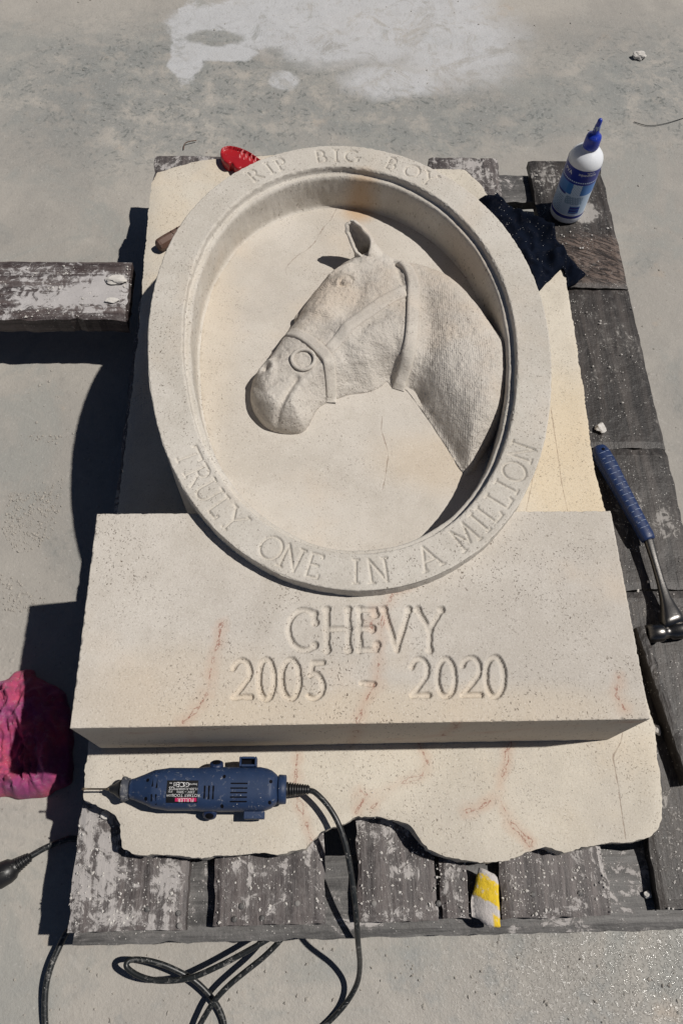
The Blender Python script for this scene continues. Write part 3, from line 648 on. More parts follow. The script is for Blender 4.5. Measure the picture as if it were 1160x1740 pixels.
FW, LW = .049, .0095      # face and ledge widths
rim_text = [('o', 'R', 438, 303), ('o', 'I', 463, 292), ('o', 'P', 481, 284), ('o', 'B', 545, 267), ('o', 'I', 571, 265), ('o', 'G', 597, 267), ('o', 'B', 664, 278), ('o', 'O', 698, 292), ('o', 'Y', 727, 304),
            ('i', 'T', 333, 770), ('i', 'R', 344, 802), ('i', 'U', 361, 829), ('i', 'L', 382, 855), ('i', 'Y', 404, 877), ('i', 'O', 465, 925), ('i', 'N', 498, 941), ('i', 'E', 535, 953), ('i', 'I', 605, 964), ('i', 'N', 641, 964), ('i', 'A', 727, 945),
            ('i', 'M', 783, 905), ('i', 'I', 809, 884), ('i', 'L', 826, 867), ('i', 'L', 845, 846), ('i', 'I', 860, 826), ('i', 'O', 877, 802), ('i', 'N', 895, 771)]
def ring():
    fs = np.r_[0, .0006, .0014, np.linspace(.0025, FW - .002, 40), FW - .0008, FW]
    prof = [('s', 0, ZS + .001), ('s', 0, .22), ('s', 0, .27), ('s', 0, .30), ('s', 0, .32), ('s', 0, ZR - .0035), ('s', .0002, ZR - .0016)] + [('f', q, ZR) for q in fs]
    wall = [('w', FW + .0006, ZR - .002), ('w', FW + .0010, ZR - .006), ('w', FW + .0014, ZL + .0014), ('w', FW + .0026, ZL), ('w', FW + .005, ZL - .0003), ('w', FW + LW - .002, ZL - .0004), ('w', FW + LW, ZL - .0016), ('w', FW + LW + .001, ZL - .006)]
    for f in np.linspace(.14, .86, 7): wall.append(('w', FW + LW + .001 + f * .0015, ZL - (ZL - ZF) * f))
    wall += [('w', FW + LW + .0028, ZF + .003), ('w', FW + LW + .0042, ZF + .0008), ('w', FW + LW + .0075, ZF - .0010)]
    prof += wall; m = len(prof)
    offs = np.array([p[1] for p in prof]); zz = np.array([p[2] for p in prof]); kf = np.array([p[0] == 'f' for p in prof])
    V = np.zeros((NT, m, 3)); V[:, :, :2] = OUT[:, None, :] + NN[:, None, :] * offs[None, :, None]; V[:, :, 2] = zz[None]
    Vf = V.reshape(-1, 3)
    # gentle unevenness of the hand-cut walls and ragged arrises
    n1 = np.array([noise.noise((p[0] * 25, p[1] * 25, p[2] * 40)) for p in Vf]); n2 = np.array([noise.noise((p[0] * 140, p[1] * 140, p[2] * 140)) for p in Vf])
    k = np.where(np.tile([0 if p[0] == 'f' else 1 for p in prof], NT) > 0, 1., .0); nrm = np.repeat(NN, m, 0)
    Vf[:, :2] += nrm * ((n1 * .0012 + n2 * .0006) * k)[:, None]
    face = np.tile(kf, NT); fo = np.tile(offs, NT); e = np.minimum(fo, FW - fo)
    Vf[:, 2] -= np.where(face, np.clip(.0012 + .0016 * n2 - e * 1.2, 0, .003), 0); Vf[:, 2] += np.where(face, .0003 * n1, 0)
    g = np.zeros(len(Vf))
    for side, ch, px, py in rim_text:
        cc = W(px, py, ZR); i = np.argmin(np.hypot(*(OUT - cc).T)); nrm_ = NN[i]; up = -nrm_ if side == 'o' else nrm_
        rt = np.array([up[1], -up[0]]); w, S = glyph(ch)
        hgt = .027 if side == 'o' else .0315
        mid = FW * (.48 if side == 'o' else .52); base = OUT[i] + nrm_ * mid
        if side == 'i' and False: pass
        for s in S:
            s = np.array(s); Q = base + (s[:, :1] - w / 2) * hgt * rt * 1.04 + (s[:, 1:] - .5) * hgt * up
            lo, hi = Q.min(0) - .005, Q.max(0) + .005
            idx = np.where(face & (Vf[:, 0] > lo[0]) & (Vf[:, 0] < hi[0]) & (Vf[:, 1] > lo[1]) & (Vf[:, 1] < hi[1]))[0]
            if len(idx): d = dist_poly(Vf[idx], Q) + n2[idx] * .0003; g[idx] = np.maximum(g[idx], np.clip(1 - d / .0024, 0, 1) ** .8 * .0030)
    Vf[:, 2] -= g
    F = quads(NT, m, True)
    obj('lettered_rim', Vf, F[:, ::-1].copy(), M['ring'], plq)
ring()
FLOOR_OUT = offc(FW + LW + .001, 300)
k1 = lambda L: [(380 + x / 2.231, 340 + y / 2.231) for x, y in L]
rc = [WP(k1(q), ZF) for q in ([(425, 35), (405, 75), (380, 100), (362, 130), (345, 160), (315, 190), (285, 205), (262, 225), (240, 250), (232, 262), (240, 285)], [(600, 820), (596, 870), (618, 940), (622, 975), (610, 1060), (600, 1100)])]
patch(FLOOR_OUT, .008, lambda X, d: ZF + .0006 * nz(X, 12, 3) - .0002, ZS + .002, 'recess_floor', M['recess'], plq, attrs={'crack': mind(rc)}, nskirt=1, extra=lines_extra(rc, FLOOR_OUT))

# ---- horse relief
ZO = .277
h_img = [(490, 222), (462, 238), (440, 250), (400, 283), (362, 323), (328, 366), (305, 400), (288, 425), (272, 455), (258, 478), (238, 498), (216, 530), (192, 570), (172, 598), (150, 622), (130, 645), (113, 672), (103, 702), (100, 740), (110, 780), (135, 820), (165, 848), (200, 862), (240, 868), (285, 867), (312, 850), (330, 820), (345, 790), (365, 765), (400, 746), (440, 732), (480, 718), (530, 712), (570, 702), (600, 685), (622, 668), (640, 690), (668, 702), (696, 702), (750, 772), (800, 845), (850, 920), (925, 1025),
         (985, 955), (1035, 885), (1062, 835), (1078, 790), (1095, 700), (1098, 620), (1085, 565), (1050, 528), (1008, 470), (960, 402), (905, 340), (870, 310), (820, 282), (760, 258), (700, 246), (650, 232), (612, 205), (588, 180), (560, 185), (520, 212)]
HO = WP(k1(h_img), ZO); HO = resample(catmull(HO, 5, True), .0022)
KW = lambda L, z=ZO + .02: WP(k1(L), z)
FEAT = [((565, 585), 78, .0120), ((440, 305), 40, .0065), ((340, 400), 50, .005), ((270, 805), 42, .0065), ((145, 665), 30, .004), ((640, 300), 60, .003), ((930, 560), 140, .006), ((960, 760), 90, .004), ((470, 655), 40, -.0075), ((345, 705), 45, -.0050), ((158, 772), 30, .0035), ((330, 500), 40, -.0035), ((560, 330), 50, .003)]
LINES = [([(725, 700), (760, 620), (775, 540), (770, 470), (760, 400)], 34, -.0095), ([(275, 690), (244, 738), (218, 788), (200, 828), (193, 866)], 8, -.0070), ([(120, 700), (150, 735), (200, 750)], 10, -.0022), ([(300, 475), (370, 445), (430, 470), (460, 520)], 22, .0050), ([(430, 570), (500, 640), (560, 700)], 20, -.003),
         ([(398, 300), (435, 280), (475, 268)], 9, .0062), ([(520, 350), (500, 410), (440, 470)], 25, -.0045), ([(128, 655), (148, 625), (172, 618), (188, 640), (180, 672)], 8, .0045), ([(720, 690), (800, 810), (880, 930)], 22, -.004), ([(640, 240), (660, 300), (672, 340)], 9, -.005), ([(650, 560), (640, 620), (620, 660)], 14, -.005),
         ([(380, 640), (350, 660), (300, 700)], 12, .0035), ([(500, 560), (540, 500), (600, 470)], 14, -.003), ([(230, 520), (190, 590), (170, 620)], 14, .003), ([(200, 610), (235, 615), (260, 600)], 7, -.003)]
PXM = 1 / 2.231 / 1150.      # crop pixel to metres
def hz(XY, d=None):
    if d is None: d = dist_poly(XY, HO, True) * np.where(inside(XY, HO), 1, -1)
    d = np.clip(d, 0, None)
    A = np.array([KW([p])[0] for p in ((210, 740), (330, 560), (560, 500), (600, 260), (850, 500), (980, 800))]); hm = np.array([.043, .049, .054, .047, .050, .054])
    dn = dist_poly(XY, KW([(600, 680), (690, 702), (750, 772), (850, 920), (925, 1025)], ZO)); dj = dist_poly(XY, KW([(345, 800), (400, 746), (480, 718), (570, 702), (625, 675)], ZO))
    w = np.array([np.exp(-(((XY - a) ** 2).sum(1)) / (2 * .055 ** 2)) + 1e-6 for a in A]); H = (w * hm[:, None]).sum(0) / w.sum(0)
    R = .046 - .020 * np.exp(-((XY - A[0]) ** 2).sum(1) / .045 ** 2); t = np.clip(d / R, 0, 1); z = .006 + (H - .006) * (1 - (1 - t) ** 2.1) ** .62
    z *= .05 + .95 * (1 - (1 - np.clip(dn / .085, 0, 1)) ** 2.0) ** .8; z *= .25 + .75 * np.clip(dj / .030, 0, 1) ** .6
    for (cx, cy), r, a in FEAT:
        c = KW([(cx, cy)])[0]; z += a * np.exp(-((XY - c) ** 2).sum(1) / (2 * (r * PXM) ** 2)) * t ** .5
    for L, r, a in LINES:
        z += a * np.exp(-dist_poly(XY, catmull(KW(L), 5)) ** 2 / (2 * (r * PXM) ** 2)) * np.clip(d / .006, 0, 1)
    c = KW([(462, 338)])[0]; e_ = XY - c; u_ = e_[:, 0] * .86 + e_[:, 1] * .5; v_ = -e_[:, 0] * .5 + e_[:, 1] * .86; r_ = np.sqrt((u_ / .0088) ** 2 + (v_ / .0052) ** 2)
    z += .0036 * np.exp(-r_ ** 4) - .0042 * np.exp(-((r_ - 1.22) / .22) ** 2) + .0032 * np.exp(-((r_ - 1.85) / .4) ** 2) * np.clip(.5 + v_ / .006, 0, 1)
    c = KW([(160, 645)])[0]; z -= .0080 * np.exp(-(((XY - c) / np.array([.0042, .0065])) ** 2).sum(1))
    return ZF + z
EYE = KW([(430, 330)])[0]
def h_phase(X, d):
    r = np.hypot(*(X - EYE).T); neck = X[:, 0] > KW([(715, 400)])[0][0]
    return np.where(neck, (X[:, 0] * .95 - X[:, 1] * .06 + .004 * nz(X, 14, 7, 2)) / .0029, (r + .003 * nz(X, 20, 8, 2)) / .0030)
def h_w(X, d):
    a = KW([(715, 400)])[0][0]; neck = np.clip((X[:, 0] - a) / .01, 0, 1); lo = KW([(400, 600)])[0][1]
    head = np.exp(-np.hypot(*(X - EYE).T) ** 4 / .075 ** 4) * (X[:, 0] < a - .01)
    edge = np.clip(X[:, 1] * 0 + 1, 0, 1)
    return np.maximum(neck * .5, head * .7)
def horse_z(X, d): return hz(X, d) + .0011 * nz(X, 50, 4, 3) + .0007 * nz(X, 190, 6, 2) * np.clip(d / .01, 0, 1) + .0014 * nz(X, 95, 9, 3) * np.exp(-((X - KW([(210, 730)])[0]) ** 2).sum(1) / .045 ** 2) + .001 * nz(X, 80, 12, 3) * np.exp(-((X - KW([(560, 640)])[0]) ** 2).sum(1) / .04 ** 2)
patch(HO, .0021, horse_z, ZF - .002, 'horse_relief', M['horse'], plq, attrs={'phase': h_phase, 'gweight': h_w}, nskirt=4)
relief = plq.children[-1]; relief['label'] = 'carved horse head and neck in a bridle, facing left'
def strap(name, path, width, lift=.0022, step=.0022):
    P = resample(catmull(KW(path), 8), step, False); T = np.gradient(P, axis=0); T /= np.linalg.norm(T, axis=1)[:, None]; Nn = np.stack([-T[:, 1], T[:, 0]], 1)
    wd = np.interp(np.linspace(0, 1, len(P)), np.linspace(0, 1, len(width)), width) * PXM
    js = [-1, -.93, -.75, -.4, 0, .4, .75, .93, 1]; V = []
    for i, p in enumerate(P):
        q = np.array([p + Nn[i] * j * wd[i] / 2 for j in js]); z = hz(q); zc = z[4]
        for j in range(9):
            e = (-.002, .0008, 1, 1.05, 1.1, 1.05, 1, .0008, -.002)[j]; fade = min(1, (i + .3) / 3, (len(P) - .7 - i) / 3); l = e if abs(js[j]) > .95 else (lift if abs(js[j]) < .9 else lift * .55)
            V.append((*q[j], z[j] + l * fade + .0004 * noise.noise((q[j][0] * 220, q[j][1] * 220, 1))))
    o = obj(name, V, quads(len(P), 9)[:, ::-1].copy(), M['strap'], relief); return o
strap('noseband', [(232, 500), (262, 515), (310, 545), (355, 582), (392, 625), (406, 672), (410, 702), (409, 722)], [40, 44, 46, 48, 48, 44, 40], .0042)
strap('cheek_strap', [(390, 600), (430, 560), (490, 498), (550, 452), (620, 405), (686, 372)], [44, 48, 54, 58, 58, 54], .0034)
strap('throat_strap', [(660, 250), (694, 292), (712, 345), (712, 450), (704, 560), (688, 620), (676, 650), (668, 670)], [36, 46, 54, 56, 54, 54, 50], .0062)
def bit():
    c = KW([(302, 627)])[0]; n = 40; path = []
    for k in range(n + 1):
        a = 2 * PI * k / n; q = c + np.array([math.cos(a), math.sin(a)]) * .0168; path.append((q[0], q[1], hz(q[None])[0] + .0022))
    v, f = tube(path, .0029, 10, False); obj('bit_ring', v, f, M['strap'], relief)
bit()
def far_lid():
    for (px, py, r) in ((286, 436, 10), (194, 582, 8)):
        c = KW([(px, py)], ZF + .02)[0]; V, F = lathe([(0, .004), (.0035, .003), (.006, 0), (.007, -.02)], 16)
        obj('far_brow' if r == 10 else 'far_nostril', [(a * 1.2 + c[0], b * 1.6 + c[1], z + ZF + .012) for a, b, z in V], F, M['strap'], relief)
far_lid()
def ear():
    base = np.array([*KW([(552, 215)], ZF + .032)[0], ZF + .028]); tip = np.array([*KW([(500, 80)], ZF + .078)[0], ZF + .078])
    n, m = 22, 25; V = []
    ax = tip - base; L = np.linalg.norm(ax); ax /= L; side = np.cross(ax, [0, 0, 1]); side /= np.linalg.norm(side); up = np.cross(side, ax)
    for i in range(n):
        t = i / (n - 1); r = .0165 * (1 - .35 * t) * (math.sin(PI * min(1, .30 + .72 * t)) ** .5 if t > .28 else 1.15 - .2 * t) + .0012
        if t < .28: r = .0240 - .022 * t
        elif t >= .28: r = .0178 * math.sqrt(max(.04, 1 - ((t - .35) / .68) ** 2)) if t > .35 else .0178
        gap = .15 + 1.05 * min(1, max(0, (t - .18) / .3))
        bend = np.array([-.010 * t * t, 0, 0])
        for j in range(m):
            a = -PI / 2 - .55 + gap + (2 * PI - 2 * gap) * j / (m - 1)       # opening points to the viewer's left
            a0 = PI * .5 + .75
            ang = a0 + gap + (2 * PI - 2 * gap) * j / (m - 1)
            p = base + ax * L * t + bend + side * (math.cos(ang) * r * 1.05) + up * (math.sin(ang) * r * 1.05)
            k = noise.noise(tuple(p * 160)) * .0022 + (noise.noise(tuple(p * 330)) * .0045 * (t - .5) * 2 if t > .5 else 0)
            V.append(p + (side * math.cos(ang) + up * math.sin(ang)) * k + ax * (noise.noise((j * .9, 3, 1)) * .004 if i == n - 1 else 0))
    o = obj('ear', V, quads(n, m), M['strap'], relief)
    md = o.modifiers.new('thick', 'SOLIDIFY'); md.thickness = .0052; md.offset = -1
    s2 = o.modifiers.new('sub', 'SUBSURF'); s2.levels = 1; s2.render_levels = 1
ear()

# ------------------------------------------------------------ rotary tool
def rotary_tool():
    zc = ZS + .0225
    TW = lambda x, y, z=zc: W(180 + x / 3.053, 1270 + y / 3.053, z)
    o = TW(500, 217); e1 = TW(900, 219) - TW(130, 217); k = np.linalg.norm(e1) / 770; e1 /= np.linalg.norm(e1); e2 = np.array([-e1[1], e1[0]])
    t = thing('rotary_tool', (o[0], o[1], ZS), 'dusty blue corded rotary tool lying on the front of the pale slab', 'rotary tool')
    XS = np.array([126, 135, 150, 200, 250, 318, 326, 480, 500, 520, 800, 835, 860, 880, 890, 897]); HW = np.array([44, 50, 53, 72, 93, 103, 105, 105, 108, 110, 110, 103, 93, 78, 68, 60.])
    hwf = lambda x: np.interp(x, XS, HW) * k
    hhf = lambda x: np.minimum(hwf(x) * .97, .0225) - .0002
    def pt(x, v, z): q = o + e1 * (x - 500) * k + e2 * v; return (q[0], q[1], z)
    def sect(a, hw, hh, n=2.7):
        c, s_ = math.cos(a), math.sin(a); return (np.sign(c) * abs(c) ** (2 / n) * hw, np.sign(s_) * abs(s_) ** (2 / n) * hh)
    ztop = lambda x, v: zc + hhf(x) * max(0, 1 - abs(v / hwf(x)) ** 2.7) ** (1 / 2.7)
    V = []; xs = np.unique(np.r_[XS, np.linspace(126, 897, 60)]); n = 48
    for x in xs:
        for j in range(n):
            v, z = sect(2 * PI * j / n, hwf(x), hhf(x)); V.append(pt(x, v, zc + z))
    F = [list(f) for f in quads(len(xs), n)] + [[i * n + n - 1, (i + 1) * n + n - 1, (i + 1) * n, i * n] for i in range(len(xs) - 1)] + [list(range(n)), [(len(xs) - 1) * n + j for j in range(n)][::-1]]
    body = obj('tool_body', V, F, M['tool_blue'], t)
    def lat(prof, n=28):       # lathe along the tool axis, profile of (x crop, radius m)
        V = []
        for x, r in prof:
            for j in range(n): a = 2 * PI * j / n; V.append(pt(x, r * math.cos(a), zc + r * math.sin(a)))
        m = len(prof); return V, [[i * n + j, i * n + (j + 1) % n, (i + 1) * n + (j + 1) % n, (i + 1) * n + j] for i in range(m - 1) for j in range(n)] + [list(range(n))[::-1], [(m - 1) * n + j for j in range(n)]]
    v, f = lat([(126, .0105), (124, .0135), (112, .0138), (106, .0150), (95, .0155), (88, .0150), (86, .012), (84, .009)]); obj('collar', v, f, M['collar'], t)
    v, f = lat([(86, .0120), (76, .0112), (64, .0095), (46, .0062), (30, .0048), (24, .0040)]); obj('collet_nut', v, f, M['black_plastic'], t)
    v, f = lat([(28, .0016), (5, .0016), (3, .0011), (-70, .0011), (-104, .0012), (-110, .0019), (-118, .0014), (-121, .0003)], 12); obj('drill_bit', v, f, M['brass'], t)
    v, f = lat([(895, .0175), (900, .0183), (934, .0178), (937, .0165)], 4 * 8); obj('end_cap', v, f, M['tool_blue'], t)
    v, f = lat([(936, .0095), (938, .0098)] + [q for i in range(9) for q in ((940 + i * 13, .0092 - i * .0004), (948 + i * 13, .0092 - i * .0004), (949 + i * 13, .0072 - i * .0003), (952 + i * 13, .0072 - i * .0003))] + [(1060, .0040)], 20)
    obj('strain_relief', v, f, M['black_plastic'], t)
    # mapped flat details on the top of the body
    def onto(vf, lift):
        V, F = vf; return [pt(x, v, ztop(x, v) + lift + z) for x, v, z in V], F
    def cap(x0, x1, y0, y1, rnd=True, n=10):      # little capsule, crop px, y down
        cx, cy, hx, hy = (x0 + x1) / 2, (217 - (y0 + y1) / 2) * k, (x1 - x0) / 2, (y1 - y0) / 2 * k; hxm = hx * k; P = []
        r = min(hxm, hy)
        for j in range(24):
            a = 2 * PI * j / 24; P.append((cx + ((hxm - r) * (1 if math.cos(a) > 0 else -1) + r * math.cos(a)) / k, cy + (hy - r) * (1 if math.sin(a) > 0 else -1) + r * math.sin(a), 0))
        return P + [(cx, cy, 0)], [[j, (j + 1) % 24, 24] for j in range(24)]
    for x0, x1, y0, y1 in ((655, 742, 194, 201), (655, 742, 217, 224), (655, 742, 239, 246), (655, 742, 260, 267), (655, 742, 281, 288), (520, 529, 208, 272), (542, 551, 208, 275), (564, 573, 208, 275), (254, 262, 140, 215), (276, 285, 138, 222), (254, 262, 250, 285), (276, 285, 250, 300)):
        v, f = onto(cap(x0, x1, y0, y1), .00035); obj('painted_vent_slot', v, f, M['hole_shade'], body)  # uncut: dark capsules on the shell paint in the shade of the slots
    for x, y in ((230, 182), (228, 271), (620, 164), (616, 306), (860, 188), (857, 288), (916, 236)):
        v, f = onto(cap(x - 8, x + 8, y - 9, y + 9), .0004); obj('painted_screw_hole', v, f, M['hole_shade'], body)  # dark discs on the surface, the holes' inner shade put in as colour
    # brush caps either side and the hanging bracket
    for sgn, x in ((1, 569), (-1, 545)):
        V, F = lathe([(0, .0022), (.0072, .0022), (.0086, .0012), (.0088, -.004), (.0088, -.012)], 24)
        R_ = Matrix.Rotation(-sgn * .95, 4, Vector((e1[0], e1[1], 0))); p = pt(x, sgn * .0305 / 1 * .98, zc + .006 * sgn + .001)
        obj('brush_cap', [tuple(Vector(p) + R_ @ Vector(q)) for q in V], F, M['tool_blue_dark'], t)
        V, F = lathe([(0, .0004), (.0050, .0004), (.0054, 0)], 20); obj('cap_slot', [tuple(Vector(p) + R_ @ (Vector(q) + Vector((0, 0, .0023)))) for q in V], F, M['hole_shade'], t.children[-1])
    def wbox(x0, x1, v0, v1, z0, z1, name, mat, par):
        v, f = box(x0, x1, v0, v1, z0, z1, 0); bm = bmesh.new(); 
        v, f = box(0, (x1 - x0) * k, v0, v1, z0, z1, .0008, 1); return obj(name, [pt(x0 + q[0] / k, q[1], q[2]) for q in v], f, mat, par, False)
    for a, b, c, d in ((690, 700, .026, .0385), (770, 780, .026, .0385), (700.5, 769.5, .0357, .0385), (700.5, 769.5, .026, .029)): wbox(a, b, c, d, zc - .004, zc + .016, 'bracket', M['tool_blue'], t)
    wbox(701, 769, .0292, .0354, zc - .002, zc + .008, 'bracket_core', M['hole_shade'], t)
    wbox(722, 828, -.0355, -.026, zc - .010, zc + .004, 'switch_block', M['tool_blue'], t)
    # rating label, printed upside down as seen from here
    def lab(x0, x1, y0, y1, lift, name, mat, par):
        nx, ny = 14, 14; V = [(x, (217 - y) * k, 0) for x in np.linspace(x0, x1, nx) for y in np.linspace(y1, y0, ny)]
        v, f = onto((V, [list(q) for q in quads(nx, ny)]), lift); return obj(name, v, f, mat, par)
    lb = lab(332, 490, 184, 291, .0004, 'rating_label', M['label_black'], t)
    lab(378, 486, 268, 285, .0007, 'brand_strip', M['label_pink'], lb)
    def txt(s_, x, y, size):
        v, f = text_vf(s_, size, 0); v = [(x - a / k, (217 - y) * k - b, 0) for a, b, c in v]; v, f = onto((v, f), .001); obj('print', v, f, M['print_white'], lb, False)
    for a in (('FULLER', 432, 277, .0062), ('ROTARY TOOL', 432, 256, .0050), ('230V ~ 50Hz', 430, 240, .0042), ('15,000-32,000RPM', 432, 225, .0038), ('135W', 352, 256, .0036), ('CE', 402, 203, .0085), ('GS', 430, 203, .0075), ('Intertek', 462, 203, .0036), ('GS', 358, 222, .0060), ('IP20', 352, 238, .0030)): txt(*a)
    for a, b, c, d in ((366, 382, 195, 197), (366, 382, 209, 211), (366, 368, 197, 209), (380, 382, 197, 209), (372, 377, 201, 205), (345, 358, 196, 199)): lab(a, b, c, d, .001, 'print', M['print_white'], lb)
    # cord
    cp = [(1040, 222, zc)] + []
    A = [(*TW(1050, 224), zc), (*TW(1085, 236), zc + .003), (*W(556, 1368, .19), .19), (*W(574, 1398, .188), .188), (*W(588, 1440, .18), .18), (*W(597, 1490, .168), .168), (*W(604, 1545, .15), .15), (*W(608, 1600, .115), .115), (*W(611, 1640, .06), .06), (*W(606, 1672, .028), .028), (*W(588, 1704, .012), .012), (*W(560, 1735, .006), .006), (*W(515, 1775, .006), .006), (*W(470, 1830, .006), .006)]
    v, f = tube(catmull(A, 10), .0036, 12); obj('cord', v, f, M['cord'], t)
rotary_tool()

# ------------------------------------------------------------ loose looped cable and plug
K6 = lambda x, y, z: (*W(80 + x / 2.071, 1400 + y / 2.071, z), z)
lp = [K6(900, 150, .006), K6(880, 300, .03), K6(832, 372, .05), K6(790, 398, .05), K6(700, 450, .048), K6(600, 502, .045), K6(500, 543, .042), K6(400, 552, .040), K6(330, 537, .040), K6(284, 508, .040), K6(283, 486, .040), K6(310, 477, .038), K6(370, 484, .035), K6(440, 508, .030), K6(520, 552, .022), K6(580, 612, .014), K6(612, 665, .008), K6(624, 720, .005), K6(615, 800, .005)]
lp2 = [K6(800, 150, .006), K6(830, 300, .03), K6(830, 385, .046), K6(815, 415, .046), K6(760, 470, .042), K6(700, 518, .038), K6(640, 568, .034), K6(590, 622, .030), K6(552, 682, .024), K6(520, 740, .018), K6(470, 820, .012)]
cb = thing('looped_cable', (*W(360, 1650, 0), 0), 'black rubber cable looped on the floor in front of the pallet', 'cable')
for L in (lp, lp2): v, f = tube(catmull(L, 9), .0038, 12); obj('cable_run', v, f, M['cord'], cb)
pc = thing('plugged_cord', (*W(20, 1465, 0), 0), 'black power cord with a moulded plug on the floor at the left edge', 'power cord')
K8 = lambda x, y, z: (*W(x / 2.352, 1000 + y / 2.352, z), z)
A = [K8(125, 1070, .012), K8(180, 1038, .009), K8(240, 1012, .007), K8(300, 1000, .006), K8(420, 1030, .006), K8(430, 1180, .010), K8(330, 1310, .012), K8(268, 1375, .016), K8(235, 1440, .018), K8(205, 1510, .018), K8(185, 1590, .016), K8(180, 1680, .012), K8(184, 1760, .008), K8(200, 1850, .006)]
v, f = tube(catmull(A, 9), .0042, 12); obj('cord', v, f, M['cord'], pc)
a, b = np.array(K8(-30, 1170, .017)), np.array(K8(128, 1068, .013)); ax = b - a
rr = [(0, .014), (.12, .0165), (.35, .0170), (.5, .0150), (.56, .0115)]
for i in range(6): q = .60 + i * .062; rr += [(q, .0105 - i * .0007), (q + .034, .0105 - i * .0007), (q + .038, .0078 - i * .0005), (q + .056, .0078 - i * .0005)]
v, f = tube([a + ax * q for q, r in rr], [r for q, r in rr], 18); obj('plug', v, f, M['black_plastic'], pc)

# ------------------------------------------------------------ hammer
def hammer():
    t = thing('hammer', (*W(1060, 860, ZB), ZB), 'steel hammer with a blue rubber grip lying on the right deck board', 'hammer')
    g0, g1 = np.array([*W(1014, 758, .150), .150]), np.array([*W(1101, 918, .153), .153]); ax = g1 - g0; L = np.linalg.norm(ax); u = ax / L
    s_ = np.cross(u, [0, 0, 1]); s_ /= np.linalg.norm(s_); w = np.cross(s_, u)
    def loft(st, name, mat, par, n=28, ex=2.4):
        V = []
        for p, a, b in st:
            for j in range(n):
                q = 2 * PI * j / n; c, d = math.cos(q), math.sin(q); V.append(p + s_ * np.sign(c) * abs(c) ** (2 / ex) * a + w * np.sign(d) * abs(d) ** (2 / ex) * b)
        m = len(st); F = [[i * n + j, (i + 1) * n + j, (i + 1) * n + (j + 1) % n, i * n + (j + 1) % n] for i in range(m - 1) for j in range(n)] + [list(range(n)), [(m - 1) * n + j for j in range(n)][::-1]]
        return obj(name, V, F, mat, par)
    ts = [0, .012, .03, .06, .10] + list(np.linspace(.14, .96, 30)) + [.985, 1]
    wv = lambda q: np.interp(q, [0, .012, .03, .06, .1, .2, .5, .8, .96, 1], [.004, .009, .0115, .0132, .0142, .0150, .0130, .0118, .0118, .0100])
    grip = loft([(g0 + ax * q, wv(q) * (1 + .02 * math.sin(q * 90)), wv(q) * .86) for q in ts], 'grip', M['grip'], t)
    # raised dusty ribs moulded into the grip
    for i in range(15):
        q = .10 + i * .056; c = g0 + ax * q; hw = wv(q)
        for v0, v1, dq in ((-.15, .32, 0), (.42, .62, .012)) if i % 2 else ((-.10, .12, .0), (.2, .62, .006)):
            P = []; 
            for v in np.linspace(v0, v1, 5):
                vv = v - .22; P.append(c + ax * dq + s_ * vv * hw * 1.7 + w * (hw * .86 * max(.1, 1 - abs(vv * 1.7) ** 2.4) ** (1 / 2.4) + .0002))
            v, f = tube(P, .00055, 6); obj('grip_rib', v, f, M['grip_mark'], grip)
    hv, hf = lathe([(0, .0004), (.0022, .0004), (.0026, 0)], 14); p = g0 + ax * .075 + w * .0122; obj('painted_hang_hole', [tuple(p + np.array(q)) for q in hv], hf, M['hole_shade'], grip)  # dark disc on the solid grip, hole shade painted by its colour
    h = np.array([*W(1136, 1040, .150), .150]); a2 = h - g1
    sh = loft([(g1 - ax * .01, .0072, .0055), (g1 + a2 * .02, .0072, .0058), (g1 + a2 * .3, .0058, .0050), (g1 + a2 * .6, .0062, .0052), (g1 + a2 * .82, .0085, .0062), (g1 + a2 * .95, .0125, .0085), (g1 + a2 * 1.08, .0175, .0105), (g1 + a2 * 1.18, .0185, .0110)], 'shaft', M['dark_steel'], t, ex=3)
    A = [(1097, 1077), (1099, 1077), (1122, 1075), (1124, 1075), (1128, 1074.5), (1136, 1073), (1140, 1072), (1165, 1068), (1180, 1065), (1215, 1072), (1250, 1090)]; rad = [.0085, .0132, .0135, .0128, .0098, .0095, .0130, .0135, .0115, .0085, .0040]
    v, f = tube([(*W(x, y, .147), .147) for x, y in A], rad, 24); obj('head', v, f, M['dark_steel'], t)
hammer()
v, f = [], []
def batten():
    t = thing('loose_batten', (*W(1125, 1170, ZB), ZB), 'thin dark splintered batten leaning beside the block at the right edge', 'batten')
    z = .158; a, b = W(1088, 1064, z), W(1178, 1330, z); ax = b - a; L = np.linalg.norm(ax); u = ax / L; n_ = np.array([-u[1], u[0]]); V = []; nl = 40
    pr = [(-.007, 0), (-.0072, .022), (-.006, .0245), (0, .026), (.006, .0245), (.0074, .021), (.007, 0)]
    for i in range(nl):
        for j, (s_, h) in enumerate(pr):
            q = a + ax * i / (nl - 1) + n_ * s_; k = noise.noise((i * .5, j * 2.1, 3)) * .0016; V.append((q[0] + k, q[1] + k, ZB + .0006 + max(0, h + k) * (1 if h else 0)))
    F = [list(q)[::-1] for q in quads(nl, 7)] + [list(range(7)), [(nl - 1) * 7 + j for j in range(7)][::-1], ]
    F += [[i * 7, i * 7 + 6, (i + 1) * 7 + 6, (i + 1) * 7] for i in range(nl - 1)]
    obj('batten_wood', V, F, M['wood_dark'], t, False)
batten()

